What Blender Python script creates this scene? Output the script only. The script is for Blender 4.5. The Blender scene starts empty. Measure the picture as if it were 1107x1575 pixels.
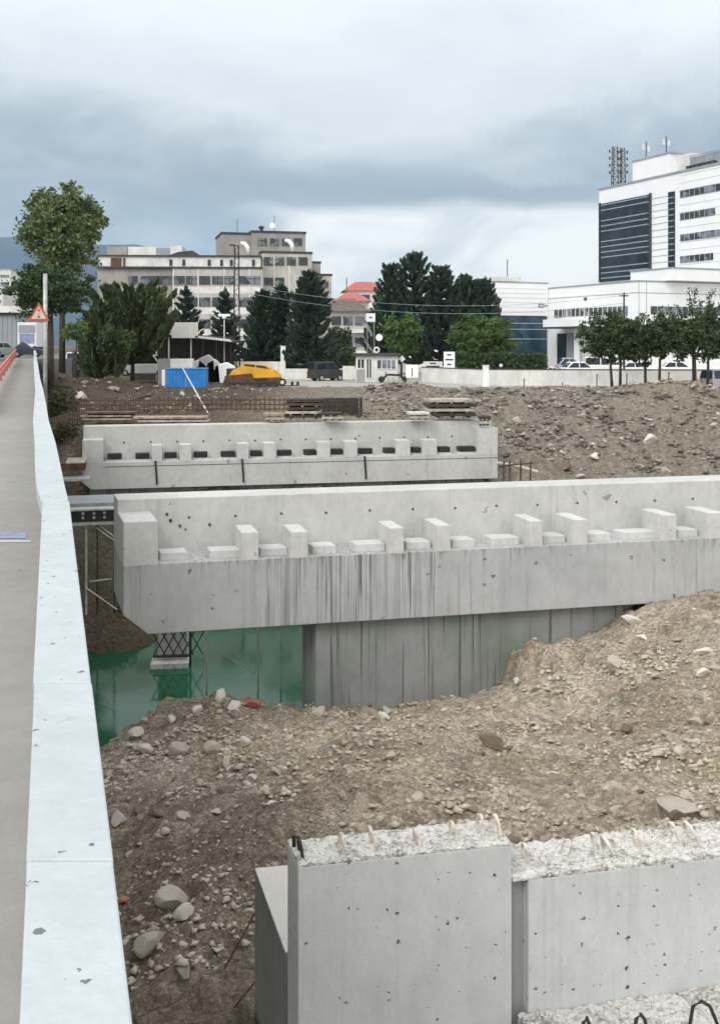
import bpy, math, random
import numpy as np
from math import radians as R, sin, cos, pi
random.seed(7); rng = np.random.default_rng(7)
SC = bpy.context.scene; COL = SC.collection

# ------------------------------------------------------------------ camera, sky, sun, exposure
F, U0, V0, CZ = 1600.0, 553.5, 530.0, 12.0          # focal length / principal column / horizon row (photo px), eye height
cd = bpy.data.cameras.new('camera'); cam = bpy.data.objects.new('camera', cd); COL.objects.link(cam)
cam.location = (0, 0, CZ); cam.rotation_euler = (R(90), 0, 0)
cd.sensor_fit = 'VERTICAL'; cd.sensor_height = 36; cd.lens = 36*F/1575
cd.shift_y = (V0-787.5)/1575; cd.clip_start = .05; cd.clip_end = 9000
SC.camera = cam
SC.view_settings.view_transform = 'Standard'; SC.view_settings.look = 'None'
SC.view_settings.exposure = 0.18; SC.view_settings.gamma = 1.0; SC.view_settings.use_curve_mapping = False

SUN_EL, SUN_AZ = R(42), R(212)                       # azimuth clockwise from +Y: behind and left of the camera
sl = bpy.data.lights.new('sun', 'SUN'); sl.energy = 1.5; sl.angle = R(28); sl.color = (1, .97, .93)
sun = bpy.data.objects.new('sun', sl); COL.objects.link(sun)
sun.rotation_euler = (pi/2-SUN_EL, 0, pi-SUN_AZ)

W = bpy.data.worlds.new('World'); SC.world = W; W.use_nodes = True
def build_world():
    nt = W.node_tree; N = nt.nodes; L = nt.links; N.clear()
    def n(t, **k):
        x = N.new(t)
        for a, b in k.items(): setattr(x, a, b)
        return x
    def math_(op, a, b=None, c=None, clamp=False):
        m = n('ShaderNodeMath', operation=op, use_clamp=clamp)
        for i, v in enumerate((a, b, c)):
            if v is None: continue
            if isinstance(v, (int, float)): m.inputs[i].default_value = v
            else: L.new(v, m.inputs[i])
        return m.outputs[0]
    def mix(f, a, b):
        m = n('ShaderNodeMix', data_type='RGBA')
        for s, v in ((m.inputs[0], f), (m.inputs[6], a), (m.inputs[7], b)):
            if isinstance(v, (int, float)): s.default_value = v
            elif isinstance(v, tuple): s.default_value = (*v, 1)
            else: L.new(v, s)
        return m.outputs[2]
    def noise(vec, sc, det=5, ro=.55, dist=0):
        mp = n('ShaderNodeMapping'); L.new(vec, mp.inputs[0]); mp.inputs[3].default_value = sc
        t = n('ShaderNodeTexNoise'); L.new(mp.outputs[0], t.inputs[0])
        t.inputs['Scale'].default_value = 1; t.inputs['Detail'].default_value = det
        t.inputs['Roughness'].default_value = ro; t.inputs['Distortion'].default_value = dist
        return t.outputs[0]
    def sstep(v, a, b):
        m = n('ShaderNodeMapRange', interpolation_type='SMOOTHSTEP'); L.new(v, m.inputs[0])
        m.inputs[1].default_value = a; m.inputs[2].default_value = b
        return m.outputs[0]
    tc = n('ShaderNodeTexCoord'); d = tc.outputs['Generated']
    sp = n('ShaderNodeSeparateXYZ'); L.new(d, sp.inputs[0])
    x, y, z = sp.outputs
    n1 = noise(d, (3.2, 3.2, 7.5), 6, .52, .3); n2 = noise(d, (8, 8, 15), 5, .55, .5); n3 = noise(d, (1.3, 1.3, 5), 3)
    w = math_('ADD', math_('MULTIPLY', math_('SUBTRACT', n1, .5), .19), math_('MULTIPLY', math_('SUBTRACT', n2, .5), .06))
    el = math_('ADD', z, w)
    ramp = n('ShaderNodeValToRGB'); L.new(el, ramp.inputs[0]); r = ramp.color_ramp
    pts = [(0, (.33, .47, .61)), (.09, (.29, .44, .57)), (.15, (.305, .405, .50)), (.19, (.41, .51, .59)),
           (.235, (.66, .75, .81)), (.31, (.86, .92, .95)), (.55, (1.05, 1.08, 1.09)), (.9, (1.35, 1.37, 1.37))]
    while len(r.elements) < len(pts): r.elements.new(.5)
    for e, (p, c) in zip(r.elements, pts): e.position = p; e.color = (*c, 1)
    br = mix(math_('MULTIPLY', sstep(n2, .45, .75), .22), ramp.outputs[0], (.82, .88, .92))
    # pale bank of cloud low over the town
    lo = math_('ADD', z, math_('MULTIPLY', math_('SUBTRACT', n2, .5), .035))
    m1 = sstep(lo, .138, .122); m2 = sstep(math_('ADD', x, math_('MULTIPLY', math_('SUBTRACT', n1, .5), .35)), -.17, -.06)
    m3 = sstep(lo, -.01, .07)
    low = mix(sstep(n2, .3, .62), (.62, .72, .79), (.92, .97, .99))
    cl = mix(math_('MULTIPLY', math_('MULTIPLY', m1, m2), .95), br, low)
    # unseen sky behind the camera, brightened to light the fronts that face it
    cl = mix(math_('MULTIPLY', sstep(y, .1, -.5), sstep(z, -.05, .12)), cl, (1.30, 1.28, 1.24))
    sky = n('ShaderNodeTexSky', sky_type='NISHITA', sun_disc=False)
    sky.sun_elevation = SUN_EL; sky.sun_rotation = SUN_AZ
    bs = n('ShaderNodeBackground'); L.new(sky.outputs[0], bs.inputs[0]); bs.inputs[1].default_value = .1
    bc = n('ShaderNodeBackground'); L.new(cl, bc.inputs[0]); bc.inputs[1].default_value = 1
    ms = n('ShaderNodeMixShader'); ms.inputs[0].default_value = .93
    L.new(bs.outputs[0], ms.inputs[1]); L.new(bc.outputs[0], ms.inputs[2])
    o = n('ShaderNodeOutputWorld'); L.new(ms.outputs[0], o.inputs[0])
build_world()

# ------------------------------------------------------------------ materials
def newmat(name):
    m = bpy.data.materials.new(name); m.use_nodes = True; m.node_tree.nodes.clear(); return m
class NB:
    def __init__(s, m): s.N = m.node_tree.nodes; s.L = m.node_tree.links; s.pos = s.n('ShaderNodeNewGeometry').outputs['Position']
    def n(s, t, **k):
        x = s.N.new(t)
        for a, b in k.items(): setattr(x, a, b)
        return x
    def put(s, sock, v):
        if isinstance(v, (int, float)): sock.default_value = v
        elif isinstance(v, tuple): sock.default_value = (*v, 1) if len(v) == 3 and sock.type == 'RGBA' else v
        else: s.L.new(v, sock)
    def math(s, op, a, b=0., clamp=False):
        m = s.n('ShaderNodeMath', operation=op, use_clamp=clamp); s.put(m.inputs[0], a); s.put(m.inputs[1], b); return m.outputs[0]
    def mix(s, f, a, b, blend='MIX'):
        m = s.n('ShaderNodeMix', data_type='RGBA', blend_type=blend)
        s.put(m.inputs[0], f); s.put(m.inputs[6], a); s.put(m.inputs[7], b); return m.outputs[2]
    def map(s, sc, loc=(0, 0, 0), vec=None):
        mp = s.n('ShaderNodeMapping'); s.L.new(vec or s.pos, mp.inputs[0]); mp.inputs[3].default_value = sc; mp.inputs[1].default_value = loc
        return mp.outputs[0]
    def noise(s, sc, det=4, ro=.55, dist=0, loc=(0, 0, 0), col=False):
        if not isinstance(sc, tuple): sc = (sc,)*3
        t = s.n('ShaderNodeTexNoise'); s.L.new(s.map(sc, loc), t.inputs[0]); t.inputs['Scale'].default_value = 1
        t.inputs['Detail'].default_value = det; t.inputs['Roughness'].default_value = ro; t.inputs['Distortion'].default_value = dist
        return t.outputs[1 if col else 0]
    def vor(s, sc, feat='F1', out=0):
        if not isinstance(sc, tuple): sc = (sc,)*3
        t = s.n('ShaderNodeTexVoronoi', feature=feat); s.L.new(s.map(sc), t.inputs[0]); t.inputs['Scale'].default_value = 1
        return t.outputs[out]
    def step(s, v, a, b, lo=0., hi=1.):
        m = s.n('ShaderNodeMapRange', interpolation_type='SMOOTHSTEP'); s.put(m.inputs[0], v)
        for i, q in zip((1, 2, 3, 4), (a, b, lo, hi)): m.inputs[i].default_value = q
        return m.outputs[0]
    def out(s, col, rough=.8, bump=None, bs=.3, bd=.02, metal=0., spec=.4, trans=None):
        p = s.n('ShaderNodeBsdfPrincipled'); s.put(p.inputs['Base Color'], col); s.put(p.inputs['Roughness'], rough)
        s.put(p.inputs['Metallic'], metal); s.put(p.inputs['Specular IOR Level'], spec)
        if bump is not None:
            b = s.n('ShaderNodeBump'); s.put(b.inputs['Height'], bump); b.inputs['Strength'].default_value = bs; b.inputs['Distance'].default_value = bd
            s.L.new(b.outputs[0], p.inputs['Normal'])
        sh = p.outputs[0]
        if trans:
            t = s.n('ShaderNodeBsdfTranslucent'); s.put(t.inputs[0], col); mx = s.n('ShaderNodeMixShader'); mx.inputs[0].default_value = trans
            s.L.new(sh, mx.inputs[1]); s.L.new(t.outputs[0], mx.inputs[2]); sh = mx.outputs[0]
        o = s.n('ShaderNodeOutputMaterial'); s.L.new(sh, o.inputs[0]); return p
def sc3(c, k): return tuple(min(1, v*k) for v in c)
def paint(name, c, rough=.5, var=.12, scale=1.5, metal=0., dirt=0.):
    m = newmat(name); b = NB(m); nz = b.noise(scale, 5); col = b.mix(b.step(nz, .3, .7), sc3(c, 1-var), sc3(c, 1+var))
    if dirt: col = b.mix(b.math('MULTIPLY', b.step(b.noise((3, 3, .6), 5, .65), .5, .75), dirt), col, (.12, .10, .08))
    b.out(col, rough, b.noise(scale*14, 3), .15, .01, metal); return m
def concrete(name, c, streak=0., holes=0., rough=.85, blot=.15, white=0., moss=0., streakdens=.5, hsc=5., hp=.6, grime=0., drip=0., patch=None, wide=.5):
    m = newmat(name); b = NB(m)
    col = b.mix(b.step(b.noise(.55, 5, .6), .3, .7), sc3(c, 1-blot), sc3(c, 1+blot*.7))
    col = b.mix(.35, col, b.mix(b.step(b.noise((5, 5, 2.4), 6, .7), .3, .7), sc3(c, .78), sc3(c, 1.12)))
    # form panels: faint tint change from panel to panel
    col = b.mix(b.math('MULTIPLY', b.step(b.noise(38, 2), .35, .65), .10), col, sc3(c, .6))
    if white: col = b.mix(b.math('MULTIPLY', b.step(b.noise(4.5, 6, .7), .35, .6), white), col, (.80, .79, .76))
    if streak:
        s1 = b.step(b.noise((11, 11, .16), 3, .6), .555, .66); s2 = b.step(b.noise((3.2, 3.2, .12), 3, .5, loc=(4, 2, 0)), .50, .68)
        mk = b.step(b.noise((.42, .42, .18), 2, .5, loc=(3.1, 0, 7)), streakdens-.07, streakdens+.12)
        if patch:
            sq = b.n('ShaderNodeSeparateXYZ'); b.L.new(b.pos, sq.inputs[0]); xw_ = b.math('ADD', sq.outputs[0], b.math('MULTIPLY', b.noise((1.2, 1.2, .3), 2), .8))
            mp_ = b.math('MULTIPLY', b.step(xw_, patch[0], patch[0]+.5), b.step(xw_, patch[1]+.5, patch[1])); mk = b.math('MAXIMUM', b.math('MULTIPLY', mk, .45), mp_)
            s3 = b.step(b.noise((19, 19, .3), 2, .5, loc=(8, 3, 0)), .50, .60); col = b.mix(b.math('MULTIPLY', b.math('MULTIPLY', s3, mp_), .35), col, sc3(c, .35))
        col = b.mix(b.math('MULTIPLY', b.math('MULTIPLY', s1, mk), streak), col, sc3(c, .25))
        col = b.mix(b.math('MULTIPLY', b.math('MULTIPLY', s2, mk), streak*wide), col, sc3(c, .5))
    if drip:
        sp = b.n('ShaderNodeSeparateXYZ'); b.L.new(b.pos, sp.inputs[0]); zn = b.math('ADD', sp.outputs[2], b.math('MULTIPLY', b.noise((6, 6, .1), 3), .9))
        col = b.mix(b.math('MULTIPLY', b.math('MULTIPLY', b.step(zn, 6.55, 6.95), b.step(b.noise((13, 13, .8), 3, .6, loc=(5, 1, 2)), .50, .60)), drip), col, sc3(c, .35))
    if moss: col = b.mix(b.math('MULTIPLY', b.step(b.noise(.35, 3, loc=(9, 1, 2)), .45, .65), moss), col, (.13, .19, .14))
    if grime: col = b.mix(b.math('MULTIPLY', b.math('MULTIPLY', b.step(b.noise(9, 6, .75, .6, loc=(3, 7, 1)), .55, .68), b.step(b.noise(.9, 3), .42, .62)), grime), col, sc3(c, .52))
    bump = b.noise(24, 4, .6)
    if holes:
        d = b.vor(hsc); cc = b.n('ShaderNodeSeparateColor'); b.L.new(b.vor(hsc, out=1), cc.inputs[0])
        wob = b.math('ADD', d, b.math('MULTIPLY', b.math('SUBTRACT', b.noise((hsc*3.2, hsc*3.2, hsc*4.6), 3, .6), .5), .95))
        siz = b.math('MULTIPLY', b.math('MULTIPLY', cc.outputs[1], cc.outputs[1]), .17)
        h = b.math('MULTIPLY', b.step(b.math('SUBTRACT', wob, siz), .035, .0), b.step(cc.outputs[0], hp, hp+.03))
        col = b.mix(b.math('MULTIPLY', h, holes), col, sc3(c, .14)); bump = b.math('SUBTRACT', bump, b.math('MULTIPLY', h, 2))
    b.out(col, rough, bump, .22, .012); return m
def dirtmat(name, c1, c2, c3, sc=1.):
    m = newmat(name); b = NB(m)
    col = b.mix(b.step(b.noise(.5*sc, 5, .6), .3, .7), c1, c2)
    col = b.mix(b.math('MULTIPLY', b.step(b.noise(.33*sc, 4, .6, loc=(7, 3, 1)), .52, .68), .75), col, c3)
    col = b.mix(b.math('MULTIPLY', b.step(b.noise(.42*sc, 4, .6, loc=(1, 8, 4)), .55, .7), .6), col, (.17, .17, .15))
    col = b.mix(b.math('MULTIPLY', b.step(b.noise(1.1*sc, 4, .6, loc=(5, 5, 4)), .60, .7), .6), col, (.20, .105, .055))
    col = b.mix(b.math('MULTIPLY', b.step(b.noise(.24*sc, 4, .6, loc=(11, 2, 5)), .50, .64), .5), col, (.57, .52, .45))     # dry dusty patches
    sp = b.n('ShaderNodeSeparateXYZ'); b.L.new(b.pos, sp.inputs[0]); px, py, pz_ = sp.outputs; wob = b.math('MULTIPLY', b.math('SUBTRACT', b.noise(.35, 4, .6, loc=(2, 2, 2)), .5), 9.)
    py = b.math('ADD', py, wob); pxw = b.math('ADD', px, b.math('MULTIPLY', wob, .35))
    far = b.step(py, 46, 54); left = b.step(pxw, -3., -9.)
    col = b.mix(b.math('MULTIPLY', far, .85), col, (.235, .22, .19))                                    # grey spoil of the far slope
    col = b.mix(b.math('MULTIPLY', b.math('MULTIPLY', far, left), .85), col, (.085, .065, .048))       # dark loam heaps on the left
    mud_shade = b.math('MULTIPLY', b.step(py, 30, 33), b.step(py, 50, 46)); col = b.mix(b.math('MULTIPLY', mud_shade, .9), col, (.06, .05, .03))   # river bank mud, with the shade under the bridge put into the colour
    near_left = b.math('MULTIPLY', b.step(py, 20.5, 15), b.step(pxw, .8, -1.2)); col = b.mix(b.math('MULTIPLY', near_left, .62), col, (.15, .115, .085))  # darker brown towards the near left slope
    # pebbly grain of three sizes
    for s_, k in ((6, .55), (15, .6), (38, .5)):
        cc = b.n('ShaderNodeSeparateColor'); b.L.new(b.vor(s_*sc, out=1), cc.inputs[0])
        g = b.mix(cc.outputs[0], (.38, .36, .34), (1.75, 1.7, 1.6)); col = b.mix(k*.62, col, g, 'MULTIPLY')
        ed = b.step(b.vor(s_*sc, 'DISTANCE_TO_EDGE'), .0, .12); col = b.mix(b.math('MULTIPLY', b.math('SUBTRACT', 1., ed), .42*k), col, (.03, .025, .02))  # cell edges darkened: shade of the crevices put into the colour
    col = b.mix(b.math('MULTIPLY', b.step(b.noise(5.5*sc, 6, .75, .6), .56, .66), .5), col, (.07, .055, .04))
    h = b.math('ADD', b.math('MULTIPLY', b.vor(6*sc), -1.), b.math('ADD', b.math('MULTIPLY', b.vor(16*sc), -.5), b.noise(20*sc, 5, .7)))
    b.out(col, .95, h, 1., .07, spec=.15); return m
def leafmat(name, c1, c2, hl=None):
    m = newmat(name); b = NB(m); col = b.mix(b.step(b.noise(.9, 3), .35, .65), c1, c2)
    col = b.mix(b.step(b.noise(7, 2), .35, .7, 0, .55), col, hl or sc3(c2, 1.7))
    b.out(col, .55, trans=.18, spec=.3); return m
def glassmat(name, c=(.02, .03, .04), rough=.12, vary=2.2):
    m = newmat(name); b = NB(m); cc = b.n('ShaderNodeSeparateColor'); b.L.new(b.vor(.62, out=1), cc.inputs[0]); b.out(b.mix(b.step(cc.outputs[0], .45, .95), b.mix(b.step(b.noise(.7, 3), .35, .65), c, sc3(c, 1.6)), sc3(c, vary)), rough, b.noise(.8, 2), .05, .05, spec=.35); return m

M = dict(
 cap=concrete('cap_concrete', (.435, .445, .445), drip=.7, patch=(-2.6, 2.2), grime=.2, streak=1., holes=.8, streakdens=.47, hsc=3.2, hp=.72),
 capfar=concrete('far_cap_concrete', (.50, .505, .49), grime=.25, streak=.3, holes=.5, streakdens=.55, hsc=1.6, white=.12),
 wallc=concrete('back_wall_concrete', (.53, .535, .515), grime=.25, streak=.3, holes=.5, streakdens=.55, hsc=1.6, white=.10),
 key=concrete('block_concrete', (.54, .545, .53), holes=.4, streak=.2, streakdens=.55, hsc=3., white=.2),
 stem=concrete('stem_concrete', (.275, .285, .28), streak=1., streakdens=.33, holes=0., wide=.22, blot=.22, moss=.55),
 smooth=concrete('smooth_concrete', (.56, .575, .575), holes=.95, blot=.13, streak=.12, hsc=12., hp=.5, grime=.3),
 joint=concrete('joint_concrete', (.33, .34, .34), holes=.3, blot=.2, hsc=9.),
 rough=None,
 barrier=concrete('barrier_paint', (.485, .53, .55), holes=.8, blot=.08, rough=.6, hsc=13., hp=.42, streak=0, grime=.5),
 wing=concrete('shaded_wing_concrete', (.25, .25, .24), streak=.4, blot=.2),  # dark wing sides: shade from slope and bridge put into the colour
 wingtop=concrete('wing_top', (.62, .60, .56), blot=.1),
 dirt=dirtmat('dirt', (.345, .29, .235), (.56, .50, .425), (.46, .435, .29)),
 rock=concrete('stone', (.42, .38, .32), blot=.4), rockl=concrete('pale_stone', (.60, .57, .51), blot=.25),
 rockd=concrete('brown_stone', (.17, .13, .10), blot=.4), brick=concrete('brick', (.42, .16, .10), blot=.3),
 rebar=paint('rebar_steel', (.035, .03, .028), .6, .3, 9), rebarw=paint('cement_coated_rebar', (.62, .57, .50), .85, .3, 14, dirt=.5),
 rust=paint('rusty_steel', (.10, .055, .035), .8, .4, 3), dsteel=paint('dark_steel', (.02, .021, .022), .55, .3, 3),
 psteel=paint('galvanised_steel', (.42, .44, .43), .5, .2, 4, .3), wood=paint('timber', (.34, .27, .20), .85, .35, 3),
 woodd=paint('dark_formwork', (.045, .04, .035), .8, .3, 4), woodg=paint('grey_plank', (.42, .38, .33), .85, .25, 3),
 bark=paint('bark', (.075, .058, .045), .95, .3, 6), white=paint('white_render', (.84, .86, .87), .55, .03, .4),
 whited=paint('weathered_white', (.68, .68, .65), .7, .12, .7, dirt=.25),
 cream=paint('stained_render', (.33, .315, .295), .85, .16, .3, dirt=.4), creamw=paint('pale_render', (.46, .445, .415), .85, .14, .3, dirt=.38),
 greyr=paint('grey_cladding', (.30, .33, .36), .6, .1, .3), roofr=paint('red_tile', (.42, .12, .11), .8, .2, 1.5),
 roofb=paint('brown_tile', (.13, .10, .09), .85, .2, 1.5), trim=paint('dark_trim', (.05, .05, .055), .7, .2),
 glass=glassmat('window_glass', (.035, .04, .045), vary=6.), dglass=glassmat('dark_glass', (.012, .02, .03), .08),
 bglass=glassmat('blue_glass', (.02, .045, .07), .08), line=paint('pale_mullion', (.33, .38, .42), .5, .1),
 blue=paint('blue_paint', (.02, .23, .62), .5, .18, 1.2, dirt=.15), yellow=paint('yellow_paint', (.70, .36, .03), .45, .15, 1.),
 red=paint('red_paint', (.48, .07, .045), .55, .15), orange=paint('orange_red_plastic', (.60, .13, .08), .55, .15),
 black=paint('black_rubber', (.015, .015, .015), .75, .2), carw=paint('white_car_paint', (.75, .76, .77), .25, .03),
 cars=paint('silver_car_paint', (.38, .39, .40), .3, .05), carb=paint('navy_car_paint', (.03, .035, .06), .3, .1),
 carg=paint('dark_green_grey_paint', (.045, .05, .045), .3, .15), lampred=paint('tail_lamp', (.4, .02, .02), .3),
 lampw=paint('head_lamp', (.8, .8, .78), .2), amber=paint('amber_dot', (.7, .35, .03), .5), green=paint('green_dot', (.03, .2, .08), .5),
 path=concrete('path_asphalt', (.31, .30, .28), blot=.10, streak=0, holes=.35, hsc=9.), pathblue=paint('blue_line_paint', (.25, .28, .42), .8, .25, 4),
 pathwht=paint('worn_white_line', (.6, .6, .55), .8, .2, 6), plaza=concrete('worn_pavement', (.38, .37, .34), blot=.2),
 asph=concrete('road_asphalt', (.16, .16, .16), blot=.15), hill=paint('hazy_blue_hill', (.02, .075, .13), .95, .3, .004),  # hill: blue of the distant air put into the colour
 leafb=leafmat('broad_leaves', (.05, .09, .028), (.11, .155, .05), (.30, .36, .18)), pine=leafmat('pine_needles', (.022, .045, .018), (.05, .09, .026)),
 pal=leafmat('feathery_leaves', (.022, .042, .015), (.055, .088, .026), (.16, .21, .08)), con=leafmat('conifer_needles', (.018, .036, .027), (.036, .064, .044), (.07, .115, .075)),
 round=leafmat('round_tree_leaves', (.04, .085, .02), (.075, .145, .03), (.13, .21, .05)), street=leafmat('street_tree_leaves', (.03, .055, .02), (.055, .09, .03), (.09, .13, .045)),
 bush=leafmat('bush_leaves', (.08, .14, .03), (.13, .2, .05)), weed=leafmat('weed_leaves', (.05, .06, .025), (.09, .09, .04)),
)
def watermat():
    m = newmat('green_water'); b = NB(m)
    col = b.mix(b.step(b.noise(.22, 3), .35, .65), (.006, .056, .022), (.014, .108, .056))
    p = b.out(col, .09, b.noise((2.2, 1.2, 1), 4, .6), .12, .03, spec=.35); p.inputs['IOR'].default_value = 1.33; return m
M['water'] = watermat()
def roughmat():
    m = newmat('broken_concrete'); b = NB(m); cc = b.n('ShaderNodeSeparateColor'); b.L.new(b.vor(34, out=1), cc.inputs[0])
    col = b.mix(b.step(cc.outputs[0], .1, .95), (.30, .28, .25), (.70, .68, .64)); col = b.mix(b.step(b.noise(5, 5, .7), .36, .58), col, (.74, .73, .70))
    col = b.mix(b.math('MULTIPLY', b.step(b.noise(26, 4, .7, .8), .56, .64), .8), col, (.14, .125, .11))
    h = b.math('ADD', b.math('MULTIPLY', b.vor(30), -1.2), b.noise(45, 4, .7)); b.out(col, .95, h, 1., .02, spec=.2); return m
M['rough'] = roughmat()

# ------------------------------------------------------------------ helpers
def tag(o, label=None, cat=None, group=None, kind=None):
    for k, v in (('label', label), ('category', cat), ('group', group), ('kind', kind)):
        if v: o[k] = v
    return o
def thing(name, label, cat, loc=(0, 0, 0), rz=0., group=None):
    o = bpy.data.objects.new(name, None); COL.objects.link(o); o.empty_display_size = .2
    o.location = loc; o.rotation_euler = (0, 0, rz); return tag(o, label, cat, group)
def root_z(p):
    while p.parent: p = p.parent
    return p.location.z
class MB:
    """collects boxes, prisms and tubes; build() links them as one mesh object"""
    def __init__(s, skew=0.): s.v = []; s.f = []; s.sk = skew
    def add(s, vs, fs):
        k = len(s.v); s.v += [tuple(map(float, p)) for p in vs]; s.f += [tuple(i+k for i in f) for f in fs]; return s
    def box(s, x0, x1, y0, y1, z0, z1, tx=0., ty=0.):
        vs = [(x, y, z0) for x, y in ((x0, y0), (x1, y0), (x1, y1), (x0, y1))] + \
             [(x, y, z1) for x, y in ((x0+tx, y0+ty), (x1-tx, y0+ty), (x1-tx, y1-ty), (x0+tx, y1-ty))]
        return s.add(vs, [(3, 2, 1, 0), (4, 5, 6, 7), (0, 1, 5, 4), (1, 2, 6, 5), (2, 3, 7, 6), (3, 0, 4, 7)])
    def prism(s, poly, y0, y1):                       # outline in x,z pushed along y
        n = len(poly); vs = [(x, y0, z) for x, z in poly]+[(x, y1, z) for x, z in poly]
        return s.add(vs, [tuple(range(n)), tuple(range(2*n-1, n-1, -1))]+[((i+1) % n, i, i+n, (i+1) % n+n) for i in range(n)])
    def prismx(s, poly, x0, x1):                      # outline in y,z pushed along x
        n = len(poly); vs = [(x0, y, z) for y, z in poly]+[(x1, y, z) for y, z in poly]
        return s.add(vs, [tuple(range(n-1, -1, -1)), tuple(range(n, 2*n))]+[(i, (i+1) % n, (i+1) % n+n, i+n) for i in range(n)])
    def prismz(s, poly, z0, z1):
        n = len(poly); vs = [(x, y, z0) for x, y in poly]+[(x, y, z1) for x, y in poly]
        return s.add(vs, [tuple(range(n-1, -1, -1)), tuple(range(n, 2*n))]+[(i, (i+1) % n, (i+1) % n+n, i+n) for i in range(n)])
    def tube(s, pts, r, seg=6, cap=True):
        pts = [np.array(p, float) for p in pts]; rs = r if isinstance(r, (list, tuple)) else [r]*len(pts); vs = []; fs = []
        for i, p in enumerate(pts):
            d = pts[min(i+1, len(pts)-1)]-pts[max(i-1, 0)]; d /= np.linalg.norm(d)+1e-9
            a = np.cross(d, (0, 0, 1) if abs(d[2]) < .9 else (1, 0, 0)); a /= np.linalg.norm(a); b = np.cross(d, a)
            vs += [p+rs[i]*(a*cos(2*pi*k/seg)+b*sin(2*pi*k/seg)) for k in range(seg)]
        for i in range(len(pts)-1):
            for k in range(seg): fs.append((i*seg+k, i*seg+(k+1) % seg, (i+1)*seg+(k+1) % seg, (i+1)*seg+k))
        if cap: fs += [tuple(range(seg-1, -1, -1)), tuple(range((len(pts)-1)*seg, len(pts)*seg))]
        return s.add(vs, fs)
    def disc(s, c, r, axis, th, seg=14):
        a = {'x': (1, 0, 0), 'y': (0, 1, 0), 'z': (0, 0, 1)}[axis]; c = np.array(c, float); a = np.array(a)*th/2
        return s.tube([c-a, c+a], r, seg)
    def build(s, name, mat, parent=None, bevel=0., smooth=False, loc=None, rz=0.):
        me = bpy.data.meshes.new(name); off = root_z(parent) if parent else 0.
        if loc is not None: off = loc[2] if parent is None else off
        me.from_pydata([(x-s.sk*y, y, z-off) for x, y, z in s.v], [], s.f); me.materials.append(M[mat] if isinstance(mat, str) else mat)
        o = bpy.data.objects.new(name, me); COL.objects.link(o)
        if parent: o.parent = parent
        if loc is not None: o.location = loc; o.rotation_euler = (0, 0, rz)
        if smooth: me.polygons.foreach_set('use_smooth', [True]*len(me.polygons))
        if bevel:
            bv = o.modifiers.new('bevel', 'BEVEL'); bv.width = bevel; bv.segments = 2; bv.limit_method = 'ANGLE'
        me.update(); return o
class Fr:
    """upright local frame: origin on the plan, x axis turned by a; converts photo columns/rows on its planes to local x / world z"""
    def __init__(s, ox, oy, a): s.ox, s.oy, s.a = ox, oy, a; s.e = (cos(a), sin(a)); s.n = (-sin(a), cos(a))
    def x(s, u, y=0.):
        t = (u-U0)/F; return (t*(s.oy+s.n[1]*y)-s.ox-s.n[0]*y)/(s.e[0]-t*s.e[1])
    def w(s, x, y=0.): return (s.ox+s.e[0]*x+s.n[0]*y, s.oy+s.e[1]*x+s.n[1]*y)
    def z(s, v, x, y=0.): return CZ-(v-V0)/F*s.w(x, y)[1]
    def at(s, u, v, y=0.): x = s.x(u, y); return x, s.z(v, x, y)
def PX(u, Y): return (u-U0)/F*Y
def PZ(v, Y): return CZ-(v-V0)/F*Y
def FrU(u, Y, deg=0.): return Fr(PX(u, Y), Y, R(deg))

# smooth value noise on numpy arrays
def _h(ix, iy, s):
    v = (ix*374761393+iy*668265263+s*1442695041) & 0xffffffff; v = ((v ^ (v >> 13))*1274126177) & 0xffffffff
    return ((v ^ (v >> 16)) & 0xffff)/65535.
def vn(x, y, s=0):
    x = np.asarray(x, float); y = np.asarray(y, float); ix = np.floor(x).astype(np.int64); iy = np.floor(y).astype(np.int64)
    fx = x-ix; fy = y-iy; fx = fx*fx*(3-2*fx); fy = fy*fy*(3-2*fy)
    return (_h(ix, iy, s)*(1-fx)+_h(ix+1, iy, s)*fx)*(1-fy)+(_h(ix, iy+1, s)*(1-fx)+_h(ix+1, iy+1, s)*fx)*fy-.5
def fbm(x, y, o=4, s=0, g=.5):
    t = 0; a = 1.
    for i in range(o): t = t+a*vn(np.asarray(x)*2**i+i*17.3, np.asarray(y)*2**i-i*9.1, s+i); a *= g
    return t

# ------------------------------------------------------------------ terrain
GL = -3.6                                            # the town's ground, relative to the eye
WL = -10.4                                           # water level
def uvY(l): return [(PX(u, Y), Y, -(v-V0)/F*Y) for u, v, Y in l]
ctrl = uvY([(300,1575,10),(195,1560,11),(330,1400,13),(215,1420,13.2),(250,1300,15.8),(180,1280,18),(380,1290,15),(450,1260,15.8),
 (600,1240,16),(800,1300,14.5),(1000,1280,14.5),(1107,1270,15),(500,1180,20),(350,1180,20),(250,1200,20),(170,1190,22.5),(160,1150,25.5),
 (210,1125,27),(250,1087,28.4),(330,1077,28.6),(390,1074,28.4),(440,1082,27.9),(530,1090,27.5),(600,1096,27.3),(700,1078,27.4),(775,1066,27.5),(300,1130,24.5),(500,1120,24.5),
 (700,1120,24),(900,1120,23),(1107,1110,22),(850,1052,26),(806,1052,27.0),(880,1032,27.3),(958,1008,27.5),(935,1020,27.4),(990,1003,27.5),(1010,972,28.2),(1055,952,28.0),(1107,936,28.3),
 (1000,1020,25.5),(1107,1010,25),(700,1180,20.5),(900,1190,19.5),(1107,1180,19)])
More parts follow.
